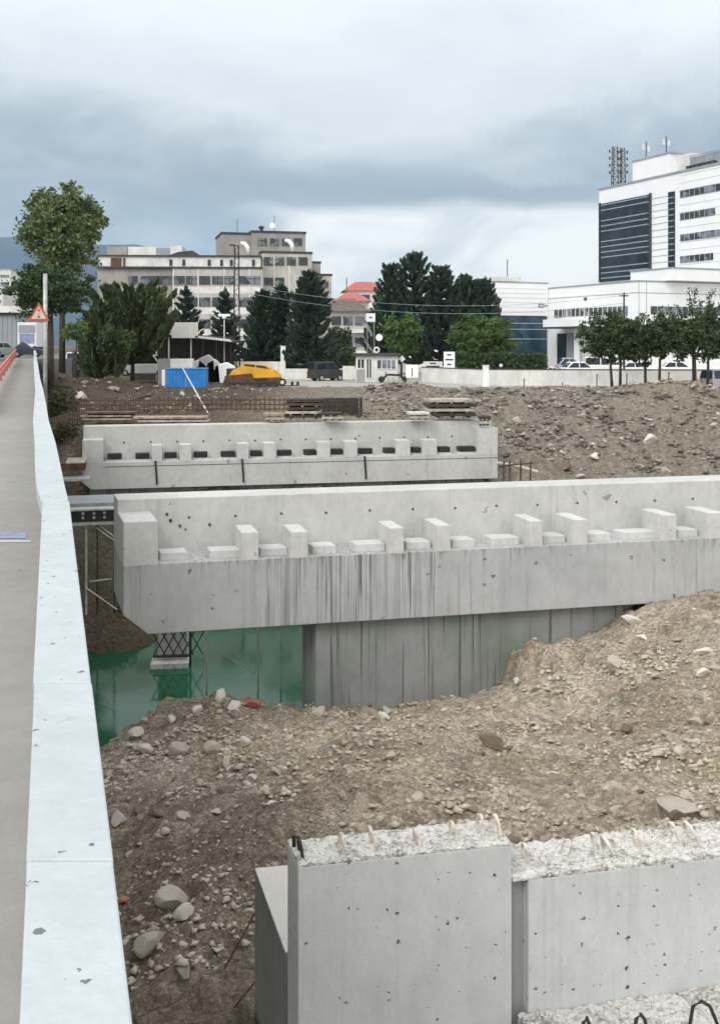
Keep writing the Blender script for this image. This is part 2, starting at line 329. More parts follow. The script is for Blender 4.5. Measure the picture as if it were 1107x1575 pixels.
ctrl += [(-1,6,-6.3),(-6,8,-8.2),(3,6,-6.5),(8,8,-6.5),(0,11,-6.8),(4,11,-6.9),(8,12,-6.9),(14,14,-6.7),(20,20,-6.5),
 (-1.5,30.6,-11.2),(-4.5,30.8,-11.4),(1,30.5,-11),(-6.5,28.5,-11.2),(-5,32,-12),(-9,27,-12),(-10,22,-11.5),(-9,18,-10.9),(-12,15,-10.5),(-8,12,-9.6),(0,34,-12.5),(4,33,-11),
 (-4,38,-12.5),(2,40,-12),(5.5,31,-9.2),(10,32,-7.6),(10,40,-8),(20,40,-7),(20,30,-6.8),(8,29,-7.4),
 (-10,35.3,-10),(-10,37,-9.0),(-8.3,37,-9.7),(-12.5,38,-7.9),(-7,36,-10.5),(-14,31,-10.2),(-16,35,-8),(-12,33.5,-10.6),(-8.4,34.6,-10.6),
 (-10,42,-8.6),(-5,43,-10.5),(2,43,-10.3),(-12,46,-7),(0,47,-9.2),(8,47,-8.8),(-5,46.5,-9.4),(-16,47,-6.5),
 (-14,52.6,-4.5),(-6,54,-4.6),(0,55.6,-4.6),(5,57,-4.7),(-13,48,-9.2),(-9,49,-9.2),(-4,50,-9.2),(1,51,-9.2),(6,52,-9),(10,53,-7.9),(-9,51.8,-5),(-4,52.9,-5),(1,54,-5),(8.2,56,-6.2),(11,55,-7.3),(14,52,-7.3),(25,52,-7.2),(35,50,-7),(11,59,-6.9),(18,58,-6.9),(28,58,-6.9),(40,58,-6.8),
 (10,66,-5.2),(16,68,-4.9),(25,70,-4.6),(35,72,-4.2),(8,74,-3.9),(20,77,-3.6),(30,79,-3.5),(40,80,-3.5),(-20,56,-5),(-25,65,-4.6),(-15,63,-4.2),(-5,63,-4.2),(5,63,-4.3),(3,68,-3.8),
 (-15,72,-3.7),(0,74,-3.7),(-30,45,-6),(-30,30,-9),(-30,15,-9),(50,50,-6.5),(45,30,-6.5),(30,10,-6.3),(50,70,-4.5)]
ctrl += [(x, y, GL) for x in (-45, -30, -15, 0, 15, 30, 45, 60) for y in (86, 100)]
CP = np.array(ctrl)
def _solve():
    n = len(CP); D = np.hypot(CP[:, None, 0]-CP[None, :, 0], CP[:, None, 1]-CP[None, :, 1])+np.eye(n)*.05
    A = np.zeros((n+3, n+3)); A[:n, :n] = D; A[:n, n] = 1; A[:n, n+1] = CP[:, 0]; A[:n, n+2] = CP[:, 1]; A[n:, :n] = A[:n, n:].T
    return np.linalg.solve(A, np.concatenate([CP[:, 2], [0, 0, 0]]))
CW = _solve()
MOUNDS = [(PX(98, 76), 76, 1.5, 3.0), (PX(135, 82), 82, 1.0, 3.4), (PX(178, 80), 80, .6, 3.0), (PX(225, 86), 86, .3, 3), (PX(85, 66), 66, .8, 3),
          (PX(596, 76), 76, .8, 2.6), (PX(640, 80), 80, .5, 2.6), (PX(1010, 76), 76, .7, 4), (PX(1080, 74), 74, .7, 3), (PX(800, 72), 72, .7, 3), (PX(850, 78), 78, .5, 3)]
def terr0(x, y):
    x = np.atleast_1d(np.asarray(x, float)); y = np.atleast_1d(np.asarray(y, float)); z = np.zeros_like(x)
    xc = np.clip(x, -44, 58); yc = np.clip(y, 5, 99)
    for i in range(0, len(x), 20000):
        s = slice(i, i+20000); D = np.hypot(xc[s, None]-CP[None, :, 0], yc[s, None]-CP[None, :, 1])
        z[s] = D@CW[:-3]+CW[-3]+CW[-2]*xc[s]+CW[-1]*yc[s]
    k = np.clip((y-80)/8, 0, 1); z = z*(1-k)+GL*k
    return z
def terr(x, y):
    x = np.atleast_1d(np.asarray(x, float)); y = np.atleast_1d(np.asarray(y, float)); z = terr0(x, y)
    k = np.clip((y-82)/10, 0, 1); a = (1-k)
    for mx, my, h, r in MOUNDS: z = z+h*np.exp(-((x-mx)**2+(y-my)**2)/(2*(r*.6)**2))*(1+.5*fbm(x*.9, y*.9, 3, 5))
    ss = lambda v, a_, b_: (lambda t_: t_*t_*(3-2*t_))(np.clip((v-a_)/(b_-a_), 0, 1))
    wb = .5*fbm(x*1.7, y*1.7, 3, 31)
    z = z+.88*ss(x+wb*.5, 3.95, 4.3)*ss(y+wb, 26.4, 26.9)*(1-np.clip((x-4.4)/2.6, 0, 1))*(1-ss(y, 29, 31))
    far = np.clip((y-40)/20, 0, 1)*np.clip((-3.55-z)/1.2, .10, 1)
    z = z+a*((.24+.42*far)*fbm(x*.45, y*.45, 3, 1)+(.15+.36*far)*fbm(x*1.3, y*1.3, 3, 11, .6)+.15*fbm(x*3.1, y*3.1, 4, 21, .68))
    # lumps: rounded clods and buried stones
    q = np.clip(fbm(x*2.3, y*2.3, 2, 41)-.12, 0, 1); z = z+a*.28*q
    return z+CZ
def axis(segs):
    o = []
    for a, b, st in segs: o += list(np.arange(a, b, st))
    return np.array(sorted(set(np.round(o, 4))))
xs = axis([(-3000, -400, 260), (-400, -80, 40), (-80, -34, 4), (-34, -12, .42), (-12, -6, .2), (-6, 12, .105), (12, 34, .36), (34, 80, 3), (80, 400, 40), (400, 3001, 260)])
ys = axis([(-60, 6, 6), (6, 9, .4), (9, 29.5, .105), (29.5, 50, .3), (50, 88, .27), (88, 140, 4), (140, 600, 40), (600, 3001, 300)])
X, Y = np.meshgrid(xs, ys); Zt = terr(X.ravel(), Y.ravel())
nx, ny = len(xs), len(ys)
def gridmesh(name, P, nx, ny, mat, smooth=True, parent=None):
    me = bpy.data.meshes.new(name); i = (np.arange(ny-1)[:, None]*nx+np.arange(nx-1)[None]).ravel()
    q = np.stack([i, i+1, i+nx+1, i+nx], 1); me.vertices.add(len(P)); me.vertices.foreach_set('co', P.astype(np.float32).ravel())
    me.loops.add(q.size); me.loops.foreach_set('vertex_index', q.ravel().astype(np.int32)); me.polygons.add(len(q))
    me.polygons.foreach_set('loop_start', (np.arange(len(q))*4).astype(np.int32)); me.update(calc_edges=True)
    me.polygons.foreach_set('use_smooth', [smooth]*len(q)); me.materials.append(M[mat])
    o = bpy.data.objects.new(name, me); COL.objects.link(o)
    if parent: o.parent = parent
    return o
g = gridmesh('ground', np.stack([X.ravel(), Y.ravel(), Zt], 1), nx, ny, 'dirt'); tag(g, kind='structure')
def ground(x, y): return float(terr([x], [y])[0])
def hit(u, v, y0=9., y1=100.):
    Ys = np.arange(y0, y1, .05); xs_ = (u-U0)/F*Ys; zr = CZ-(v-V0)/F*Ys; d = zr-terr(xs_, Ys)
    k = np.where(d < 0)[0]; k = k[0] if len(k) else len(Ys)-1
    return float(xs_[k]), float(Ys[k]), float(zr[k])
wm = MB(); wm.add([(-60, 8, CZ+WL), (60, 8, CZ+WL), (60, 60, CZ+WL), (-60, 60, CZ+WL)], [(0, 1, 2, 3)])
tag(wm.build('water', 'water'), kind='structure')

# paved forecourt and road of the town side, laid 4 cm over the earth
pz = CZ+GL+.04
p = MB(); p.prismz([(-11, 88), (6, 86.6), (60, 86.5), (60, 103), (-11, 108)], pz-.5, pz); tag(p.build('forecourt_pavement', 'plaza'), kind='structure')
p = MB(); p.prismz([(-24, 108.5), (-11, 108.2), (60, 103.3), (140, 103), (140, 400), (-24, 400)], pz-.6, pz+.05); tag(p.build('town_pavement', 'plaza'), kind='structure')

# hills: ridge lines kilometres off
def hills():
    hx = np.linspace(-1900, 1900, 200); hy = np.linspace(2300, 2900, 14); HX, HY = np.meshgrid(hx, hy)
    prof = np.interp(hx, [PX(u, 2500) for u in (-400, 0, 30, 120, 180, 225, 330, 470, 560, 700, 1000, 1400)], [230, 281, 285, 275, 258, 232, 165, 130, 128, 95, 70, 60])
    prof = prof+18*fbm(hx*.01, hx*0, 4, 3)
    k = np.sin(np.clip((HY-2300)/400, 0, 1)*pi/2); Z = prof[None]*k*(1+.10*fbm(HX*.012, HY*.02, 3, 8)*(1-k*.6))-6
    tag(gridmesh('hills', np.stack([HX.ravel(), HY.ravel(), Z.ravel()+CZ], 1), 200, 14, 'hill'), kind='structure')
hills()

# ------------------------------------------------------------------ footbridge path beside the camera
ANG = math.atan(.312)
def pathz(Y): return CZ-2.1+max(0, (Y-40))*.016
def edgeX(Y): return .157-.297*Y if Y < 8.67 else -2.42-.3125*(Y-8.67)      # right edge of the kerb wall
def strip(name, off0, off1, z0, z1, ys_, mat, parent=None, bevel=0., zf=pathz):
    m = MB(); vs = []
    for y in ys_:
        x = edgeX(y)
        vs += [(x+off0, y, zf(y)+z0), (x+off1, y, zf(y)+z0), (x+off1, y, zf(y)+z1), (x+off0, y, zf(y)+z1)]
    fs = [(3, 2, 1, 0), tuple(range(len(vs)-4, len(vs)))]
    for i in range(len(ys_)-1):
        a = i*4; b = a+4
        for k in range(4): fs.append((a+k, a+(k+1) % 4, b+(k+1) % 4, b+k))
    m.add(vs, fs); return m.build(name, mat, parent, bevel)
yy = [-3, 0, 3, 6, 8.67, 12, 16, 20, 26, 32, 40, 50, 60, 75, 92]
br = strip('path', -2.1, -.08, -.25, 0, yy, 'path'); tag(br, kind='structure')
def fl(Y): return -2.42-.3125*(Y-8.67)
t = thing('painted_parapet', 'white painted chipped concrete kerb wall along the footbridge, nearest stretch at bottom left', 'parapet', (0, 0, CZ-2.1), group='kerb wall stretches')
strip('wall_section', -.217, 0, .02, .8, [-3, 0, 2, 2.62], 'barrier', t, .006)
t = thing('painted_parapet', 'second stretch of white painted kerb wall from the bottom, beside the dark dirt slope', 'parapet', (0, 0, CZ-2.1), group='kerb wall stretches')
strip('wall_section', -.219, .002, .02, .798, [2.628, 3.4, 4], 'barrier', t, .006)
t = thing('painted_parapet', 'white painted kerb wall stretch in the middle, beside the green water', 'parapet', (0, 0, CZ-2.1), group='kerb wall stretches')
strip('wall_section', -.225, 0, .018, .797, [4.012, 6, 8.66], 'barrier', t, .008)
t = thing('painted_parapet', 'far narrowing stretch of white kerb wall beyond the kink, running up to the warning sign', 'parapet', (0, 0, CZ-2.1), group='kerb wall stretches')
m = MB(); vs = []
ysf = [8.67, 9.6, 10.9, 13.8, 18, 23, 30, 40, 50, 60, 75, 90]; L_ = [-2.655, -2.98, -3.40, -4.31, -5.65, -7.19, -9.35, -12.5, -15.65, -18.8, -23.5, -28.2]; Rr = [-2.425, -2.72, -3.125, -4.03, -5.38, -6.93, -9.12, -12.28, -15.43, -18.58, -23.3, -28.0]
for y, a, b_ in zip(ysf, L_, Rr):
    z = pathz(y); vs += [(a, y, z+.68), (b_, y, z+.68), (b_, y, z+.8), (a, y, z+.8)]
fs = [(3, 2, 1, 0), tuple(range(len(vs)-4, len(vs)))]
for i in range(len(ysf)-1):
    a = i*4; b_ = a+4
    for k in range(4): fs.append((a+k, a+(k+1) % 4, b_+(k+1) % 4, b_+k))
m.add(vs, fs); m.build('wall_section', 'barrier', t, .006)
m = MB(); vs = []
for y, a, b_ in zip(ysf, L_, Rr):
    z = pathz(y); vs += [(a+.12, y+.01, z+.018), (b_-.04, y+.01, z+.018), (b_-.04, y+.01, z+.678), (a+.12, y+.01, z+.678)]
m.add(vs, fs); m.build('wall_stem', 'barrier', t)
# steel side girder of the footbridge
t = thing('bridge_girder', 'dark steel girder carrying the footbridge under the white kerb wall', 'girder', (0, 0, CZ-3.2))
strip('flange', -.30, .06, -.30, -.255, yy, 'dsteel', t); strip('web', -.14, -.11, -1.15, -.30, yy, 'dsteel', t); strip('bottom_flange', -.30, .06, -1.2, -1.152, yy, 'dsteel', t)
deck = strip('road', -10.5, -2.14, -.5, -.2, yy, 'asph'); tag(deck, kind='structure')  # added deck, mostly out of view, to shade the bank below
for i, (Y_, lab) in enumerate(((33.5, 'dark steel pile carrying the footbridge at the near edge of the muddy bank'), (40, 'dark steel pile carrying the footbridge on the far muddy bank'))):
    x_ = edgeX(Y_)+.02; m = MB(); m.tube([(0, 0, CZ-11.5), (0, 0, CZ-3.35)], .26, 12); o = m.build('steel_pile', 'dsteel', None, loc=(x_, Y_, CZ-11.5)); tag(o, lab, 'pile', 'piles under the footbridge')
# painted marks on the path
def mark(name, Ya, Yb, o0, o1, mat, label):
    m = MB(); z = CZ-2.1+.005; m.add([(edgeX(Ya)+o0, Ya, z), (edgeX(Ya)+o1, Ya, z), (edgeX(Yb)+o1, Yb, z), (edgeX(Yb)+o0, Yb, z)], [(0, 1, 2, 3)])
    o = m.build(name, mat); tag(o, kind='structure')
mark('painted_blue_line', 11.25, 11.6, -1.1, -.38, 'pathblue', ''); mark('painted_white_line', 11.05, 11.13, -1.1, -.33, 'pathwht', '')
# red guard rail on the far side of the path
t = thing('guard_rail', 'orange red guard rail with pale top stripe on the far left side of the path', 'rail', (0, 0, CZ-2.1))
yr = list(range(30, 93, 3))
strip('rail_board', -1.98, -1.90, .30, .62, yr, 'orange', t); strip('top_rail', -2.0, -1.88, .70, .86, yr, 'orange', t); strip('pale_stripe', -2.01, -1.87, .63, .69, yr, 'pathwht', t)
for y in range(30, 92, 6):
    m = MB(); x = edgeX(y)-2.02; m.box(x-.05, x+.03, y-.04, y+.04, pathz(y), pathz(y)+.8); m.build('post', 'red', t)
# approach road and its embankment
m = MB(); rz_ = CZ-1.27; m.prismz([(-31.5, 92.2), (-25.5, 92.2), (-27, 104), (-38, 150), (-60, 150), (-50, 104), (-36, 92.2)], CZ-4.2, rz_); tag(m.build('approach_road', 'asph'), kind='structure')

# ------------------------------------------------------------------ piers
def pier(fr, zb, label, front, xl, xr, zt_cap, z_ledge, z_bot, ywall, twall, z_wall, ends, keys, peds, stem, skew, cham, mats, bv=.02, zrel=0):
    r = thing('bridge_pier', label, 'bridge pier', (fr.ox, fr.oy, zb), fr.a)
    S = lambda: MB(skew)
    m = S(); m.prism([(xl, z_ledge), (xl, z_bot+cham[1]), (xl+cham[0], z_bot), (xr, z_bot), (xr, z_ledge)], 0, ywall+twall); m.build('cap_beam', mats[0], r, bv)
    m = S(); m.box(xl-.004, xr+.004, ywall, ywall+twall+.004, z_ledge-.03, z_wall); m.build('back_wall', mats[1], r, bv)
    for a, b, zt in ends:
        m = S(); m.box(a, b, -.005, ywall+.02, z_ledge-.04, zt); m.build('end_block', mats[2], r, bv)
    for a, b, zt in keys:
        m = MB(.03); m.box(a, b, -.008, ywall*.74, z_ledge-.04, zt, tx=.01); m.build('shear_key', mats[2], r, bv*1.3)
    for a, b, y0, y1, zt, mt in peds:
        m = S(); m.box(a, b, y0, y1, z_ledge-.04, zt, tx=.015, ty=.01); o = m.build('bearing_pedestal', mats[2] if mt == 'key' else mats[1], r, bv)
        if mt != 'key':
            m = S(); m.box(a+.08, b-.08, y0-.02, y1, zt+.01, zt+.26); m.build('bearing_pad', mt, r)
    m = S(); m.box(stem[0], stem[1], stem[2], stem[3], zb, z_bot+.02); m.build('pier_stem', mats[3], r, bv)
    return r
# middle pier
fm = Fr(PX(190, 26.5), 26.5, R(13)); zl = CZ-5.62; yw = 1.6
kx = [(371, 398, 819), (447, 474, 818), (599, 621, 812), (672, 693, 808), (814, 834.5, 801), (881, 903.5, 799), (1018, 1040, 792), (1087, 1111, 788.5)]
keys = []
for a, b, v in kx:
    xa = fm.x(a); keys.append((xa, fm.x(b), fm.z(v, xa)))
xa = fm.x(1190); 
for d in (0, 4.5, 5.8): keys.append((fm.x(1175)+d, fm.x(1175)+d+.42, keys[-1][2]))
px_ = [(246, 289), (322, 370), (400, 443), (480, 517), (546, 592), (624, 662), (695, 730), (755, 798), (834, 869), (903, 938), (957, 1010), (1041, 1072)]
peds = [(fm.x(a, .35)+.042, fm.x(b, .35)+.042, .35, .95, zl+.2, 'key') for a, b in px_]
xr = 21.3
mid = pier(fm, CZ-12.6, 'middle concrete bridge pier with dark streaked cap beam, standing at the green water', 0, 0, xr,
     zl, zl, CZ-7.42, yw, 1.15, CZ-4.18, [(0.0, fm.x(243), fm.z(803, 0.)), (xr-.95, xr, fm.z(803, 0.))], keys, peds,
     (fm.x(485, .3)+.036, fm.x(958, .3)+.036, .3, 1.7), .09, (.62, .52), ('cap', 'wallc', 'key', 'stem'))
# far pier
ff = Fr(PX(127, 49), 49, R(12)); zl2 = CZ-5.58
kx = [(234, 250), (277, 295), (365, 383), (406, 425), (489, 508), (530, 550), (610, 631), (650, 672)]
keys = []
for a, b in kx: keys.append((ff.x(a), ff.x(b), zl2+.78))
px_ = [(163, 190), (206, 233), (251, 275), (296, 322), (338, 364), (384, 405), (426, 451), (466, 488), (509, 529), (551, 575), (589, 609), (632, 649), (673, 694), (704, 732)]
peds = [(ff.x(a, .3), ff.x(b, .3), .3, .8, zl2+.10, 'dsteel') for a, b in px_]
xr2 = ff.x(765)
far = pier(ff, CZ-12, 'far pale concrete bridge pier with dark bearing pads, behind the middle pier', 0, 0, xr2, zl2, zl2, CZ-6.85, 1.0, .9, CZ-3.93,
     [(0, ff.x(159), CZ-4.5), (ff.x(735), xr2, CZ-4.25)], keys, peds, (.3, xr2-.6, .5, 1.7), .0, (.4, .35), ('capfar', 'wallc', 'key', 'stem'))
# formwork joint lines and hanging hoses on the far cap
for a, b, lbl in ((159, 238, 'short'), (240, 371, 'mid'), (375, 765, 'long')):
    m = MB(.1); xa, xb = ff.x(a), ff.x(b); m.box(max(xa, 0), xb, -.012, .0, CZ-5.80, CZ-5.775); m.build('form_joint', 'trim', far)
for u in (240, 373, 561):
    x = ff.x(u); m = MB(); m.tube([(x-.02, -.03, CZ-5.55), (x, -.05, CZ-5.9), (x+.03, -.05, CZ-6.3), (x+.05, -.04, CZ-6.68)], .045, 6)
    o = m.build('hose', 'black', None, loc=(*ff.w(0), 0), rz=ff.a)
    tag(o, {240: 'black hose hanging down the left part of the far pier face', 373: 'black hose hanging on the far pier face between the second pair of keys', 561: 'rightmost black hose hanging down the far pier face'}[u], 'hose', 'hoses hanging on the far pier')
for fr_, pr_, n_, zz_, r_ in ((fm, mid, 16, CZ-4.72, .035), (ff, far, 15, CZ-4.75, .05)):
    for k in range(n_):
        y_ = (yw if pr_ is mid else 1.0); m = MB(.09 if pr_ is mid else 0.); m.disc((1.9+k*1.27, y_-.002, zz_+random.uniform(-.02, .02)), r_, 'y', .012, 8); m.build('tie_hole', 'trim', pr_)
# lifting holes and marks on the mid pier: small iron stubs by the end block
for x, z, s in ((1.35, CZ-4.62, .03), (1.45, CZ-4.8, .035), (1.7, CZ-4.95, .03), (1.85, CZ-5.05, .02), (fm.x(322, yw)+.2, CZ-4.95, .03)): m = MB(.12); m.box(x-s, x+s, yw-.03, yw+.01, z-s, z+s*1.4); m.build('iron_stub', 'rust', mid)

# ------------------------------------------------------------------ near abutment
fn = Fr(PX(458, 8.4), 8.4, R(12)); SKN = .06
ab = thing('bridge_abutment', 'nearest light grey concrete abutment with rough whitish top and bent rebar loops', 'abutment', (fn.ox, fn.oy, CZ-8), fn.a)
bx1 = fn.x(787); wx0 = fn.x(812); wx1 = 11.0
zt1 = CZ-4.20; zt2 = CZ-4.50
def roughbox(x0, x1, y0, y1, zb, z, name, mat, amp=.03, seed=0, step=.035, parent=ab):
    nx = max(3, int((x1-x0)/step)); ny = max(3, int((y1-y0)/step)); gx = np.linspace(x0, x1, nx); gy = np.linspace(y0, y1, ny); GX, GY = np.meshgrid(gx, gy)
    Z = z+amp*1.8*fbm(GX*5, GY*5, 3, seed, .6)+amp*3*fbm(GX*19, GY*19, 3, seed+9, .7)
    ex = amp*.9*fbm(GX*16, GY*7, 3, seed+3)
    edge = (GY == gy[0]); GYj = np.where(edge, GY+np.minimum(ex*.7, .0)-.002, GY)
    P = [(x-SKN*y, y, zz-(CZ-8)) for x, y, zz in zip(GX.ravel(), GYj.ravel(), Z.ravel())]
    i = (np.arange(ny-1)[:, None]*nx+np.arange(nx-1)[None]).ravel(); F_ = [tuple(q) for q in np.stack([i, i+1, i+nx+1, i+nx], 1)]
    rim = list(range(nx))+[r*nx+nx-1 for r in range(1, ny)]+[(ny-1)*nx+c for c in range(nx-2, -1, -1)]+[r*nx for r in range(ny-2, 0, -1)]
    k = len(P); P += [(P[i][0], P[i][1], zb-(CZ-8)) for i in rim]; n = len(rim)
    F_ += [(rim[i], k+i, k+(i+1) % n, rim[(i+1) % n]) for i in range(n)]
    me = bpy.data.meshes.new(name); me.from_pydata([tuple(map(float, p)) for p in P], [], [tuple(map(int, f)) for f in F_]); me.materials.append(M[mat])
    o = bpy.data.objects.new(name, me); COL.objects.link(o); o.parent = parent; return o
m = MB(SKN); m.box(0, bx1, 0, .42, CZ-8, zt1-.02); m.build('end_block', 'smooth', ab, .012)
roughbox(.004, bx1-.004, .004, .43, zt1-.025, zt1, 'rough_top', 'rough', .007, 1, .02)
m = MB(SKN); m.box(bx1+.002, wx0, .10, .40, CZ-8, zt2-.03); m.build('joint_strip', 'joint', ab)
m = MB(SKN); m.box(wx0, wx1, .0, .56, CZ-8, zt2-.03); m.build('stem_wall', 'smooth', ab, .012)
roughbox(bx1+.004, wx1-.004, .004, .58, zt2-.035, zt2, 'rough_top', 'rough', .010, 2, .02)
roughbox(bx1+.05, wx1-.01, -1.5, -.004, CZ-8, CZ-5.66, 'footing_ledge', 'rough', .013, 4, .03)
# wing wall on its left flank
def toloc(fr, X, Y): dx, dy = X-fr.ox, Y-fr.oy; return dx*fr.e[0]+dy*fr.e[1], dx*fr.n[0]+dy*fr.n[1]
wp = [toloc(fn, *q) for q in ((-.640, 8.90), (-.2, 8.98), (-.1, 10.5), (-1.045, 10.33))]
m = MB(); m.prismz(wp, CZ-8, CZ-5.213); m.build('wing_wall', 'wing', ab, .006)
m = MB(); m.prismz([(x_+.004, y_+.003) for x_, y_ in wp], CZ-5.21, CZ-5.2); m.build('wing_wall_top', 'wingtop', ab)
def loop(x, y, z, h, w, r, mat, lean=0., parent=ab, alongx=False):
    pts = []
    for t_ in np.linspace(0, 1, 11):
        if t_ < .3: q = (0, t_/.3*(h-w/2))
        elif t_ > .7: q = (w, (1-t_)/.3*(h-w/2))
        else: a = pi*(1-(t_-.3)/.4); q = (w/2+w/2*cos(a), h-w/2+w/2*sin(a))
        pts.append((x+lean*q[1]+(q[0] if alongx else 0), y+(0 if alongx else q[0]), z-.05+q[1]))
    m = MB(SKN); m.tube(pts, r, 7); return m.build('rebar_loop', mat, parent, smooth=True)
for u, h, w, mt, ln in ((527, .16, .13, 'rebarw', .1), (583, .19, .14, 'rebarw', -.25), (648, .15, .10, 'rebarw', -.2), (703, .17, .12, 'rebarw', -.1), (742, .20, .12, 'rebarw', .05), (772, .19, .11, 'rebarw', -.15), (468, .17, .11, 'rebar', -.15)):
    loop(fn.x(u, .1), .1, zt1, h*1.15, w, .015, mt, ln)
m = MB(SKN); x = fn.x(452, .3); m.tube([(x+.02, .3, zt1-.03), (x+.02, .3, zt1+.10)], .018, 8); m.build('rebar_stub', 'rebar', ab)
for i, (u, h, w, ln) in enumerate(((812, .17, .11, -.1), (868, .15, .16, .4), (926, .19, .13, -.3), (945, .16, .14, -.5), (988, .19, .12, -.3), (1045, .2, .17, -.2), (1075, .2, .15, -.45), (1150, .19, .14, .1), (1200, .2, .14, -.2))):
    loop(fn.x(u, .25), .2, zt2, h*1.15, w, .0145, 'rebarw', ln)
for u, v, h, w in ((1078, 1540, .36, .26), (985, 1560, .26, .14), (902, 1566, .22, .1)):
    Yv = -.85; x = fn.x(u, Yv); zp = fn.z(v, x, Yv)
    m = MB(); m.tube([(x-w*.55, Yv, CZ-5.6), (x-w*.28, Yv, zp-.03), (x, Yv, zp), (x+w*.35, Yv+.03, zp-.07), (x+w*.95, Yv+.05, CZ-5.6)], .015, 7); m.build('rebar_loop', 'rebar', ab, smooth=True)

# ------------------------------------------------------------------ stones
def rockmesh(name, seed, mat, sub=3, amp=.35):
    import bmesh; sub = 4
    bm = bmesh.new(); bmesh.ops.create_icosphere(bm, subdivisions=sub, radius=.5)
    rr = np.random.default_rng(seed); pl = rr.normal(size=(9, 3)); pl /= np.linalg.norm(pl, axis=1)[:, None]; dd = rr.uniform(.17, .42, 9)
    for v in bm.verts:
        c = np.array(v.co)
        for nrm, d in zip(pl, dd):
            k = c@nrm-d
            if k > 0: c = c-nrm*k*.93
        c = c*(1+amp*.25*float(fbm(c[0]*4+seed, c[1]*4+c[2]*3, 3, seed)))
        c = c*(1+.055*float(fbm(c[0]*13+seed, c[1]*13+c[2]*9, 3, seed+5, .65)))
        v.co = c
    me = bpy.data.meshes.new(name); bm.to_mesh(me); bm.free(); me.materials.append(M[mat]); return me
RM = {k: [rockmesh('stone', i*7+j, k, 2) for j in range(4)] for i, k in enumerate(('rock', 'rockl', 'rockd', 'brick'))}
def rock(x, y, s, mat, label=None, group=None, name='stone', sink=.2, z=None, rot=None):
    o = bpy.data.objects.new(name, random.choice(RM[mat])); COL.objects.link(o)
    z = ground(x, y) if z is None else z
    o.location = (x, y, z+s[2]*(.5-sink)*.8); o.scale = s; o.rotation_euler = rot or (random.uniform(-.3, .3), random.uniform(-.3, .3), random.uniform(0, 6.3))
    return tag(o, label, 'stone', group)
SPEC = [(232, 1462, .40, .30, .30, 'rock', 'large grey boulder with a hollow, near the bottom beside the white kerb wall'),
 (268, 1390, .32, .5, .3, 'rock', 'tall brown grey boulder leaning half buried in the dirt slope left of the abutment'),
 (287, 1415, .24, .34, .24, 'rockl', 'pale rough stone touching the right side of the tall half buried boulder'),
 (285, 1503, .2, .22, .16, 'rock', 'small grey stone below the boulder with a hollow'),
 (213, 1132, .62, .5, .3, 'rockl', 'flat pale slab of stone at the water edge below the white kerb wall'),
 (263, 1112, .30, .3, .22, 'rockl', 'small round white stone above the flat pale slab'),
 (275, 1160, .62, .5, .45, 'rock', 'big pale grey boulder on the bank just inland from the flat slab'),
 (222, 1158, .5, .35, .28, 'rockl', 'long pale stone just below the flat slab'),
 (327, 1160, .36, .36, .3, 'rock', 'rounded pinkish grey stone right of the big pale boulder'),
 (350, 1182, .26, .2, .28, 'rockl', 'upright pale stone below the rounded pinkish one'),
 (340, 1084, .45, .4, .5, 'rockl', 'pointed white lump of broken concrete at the crest of the bank over the green water'),
 (358, 1090, .5, .35, .26, 'rockl', 'white concrete fragment lying right of the pointed lump'),
 (306, 1098, .42, .35, .26, 'rockl', 'squarish pale stone on the crest left of the pointed lump'),
 (385, 1088, .75, .5, .32, 'brick', 'broken red brick slab on the crest of the bank over the green water'),
 (492, 1098, .45, .35, .22, 'rock', 'brown grey flat stone at the foot of the middle pier stem'),
 (588, 1103, .5, .3, .22, 'rockl', 'oblong pale stone against the foot of the middle pier stem'),
 (752, 1145, .75, .35, .32, 'rockd', 'dark brown lump like a charred log on the open dirt'),
 (961, 1125, .34, .3, .22, 'rockd', 'dark brown stone on the right part of the dirt bank'),
 (795, 1055, .2, .2, .2, 'rockl', 'round white pebble at the right foot of the pier stem'),
 (945, 1027, .8, .4, .3, 'rock', 'long grey stone on the dirt below the right end of the pier stem'),
 (1083, 1005, .7, .4, .25, 'rockl', 'pale flat stone at the right edge of the photo below the cap beam'),
 (1080, 1037, .5, .35, .25, 'rockl', 'whitish angular stone near the right edge'),
 (968, 960, .6, .45, .3, 'rockl', 'bright broken piece beside the right end of the pier stem'),
 (1035, 1250, .8, .5, .25, 'rock', 'grey green flat rubble lump behind the right stretch of the abutment'),
 (185, 1268, .3, .3, .3, 'rockl', 'pale crumpled lump in the dark dirt against the kerb wall'),
 (190, 1390, .2, .2, .15, 'brick', 'reddish lump in the dirt beside the kerb wall'),
 (998, 680, 1.1, .9, .8, 'rockl', 'bright white block on the far rubble slope at the right'),
 (865, 720, 1.0, .9, .7, 'rockd', 'dark red brown heap at the foot of the far rubble slope')]
for u, v, a, b_, c, mt, lab in SPEC:
    x, y, z = hit(u, v); rock(x, y, (a, b_, c), mt, lab)
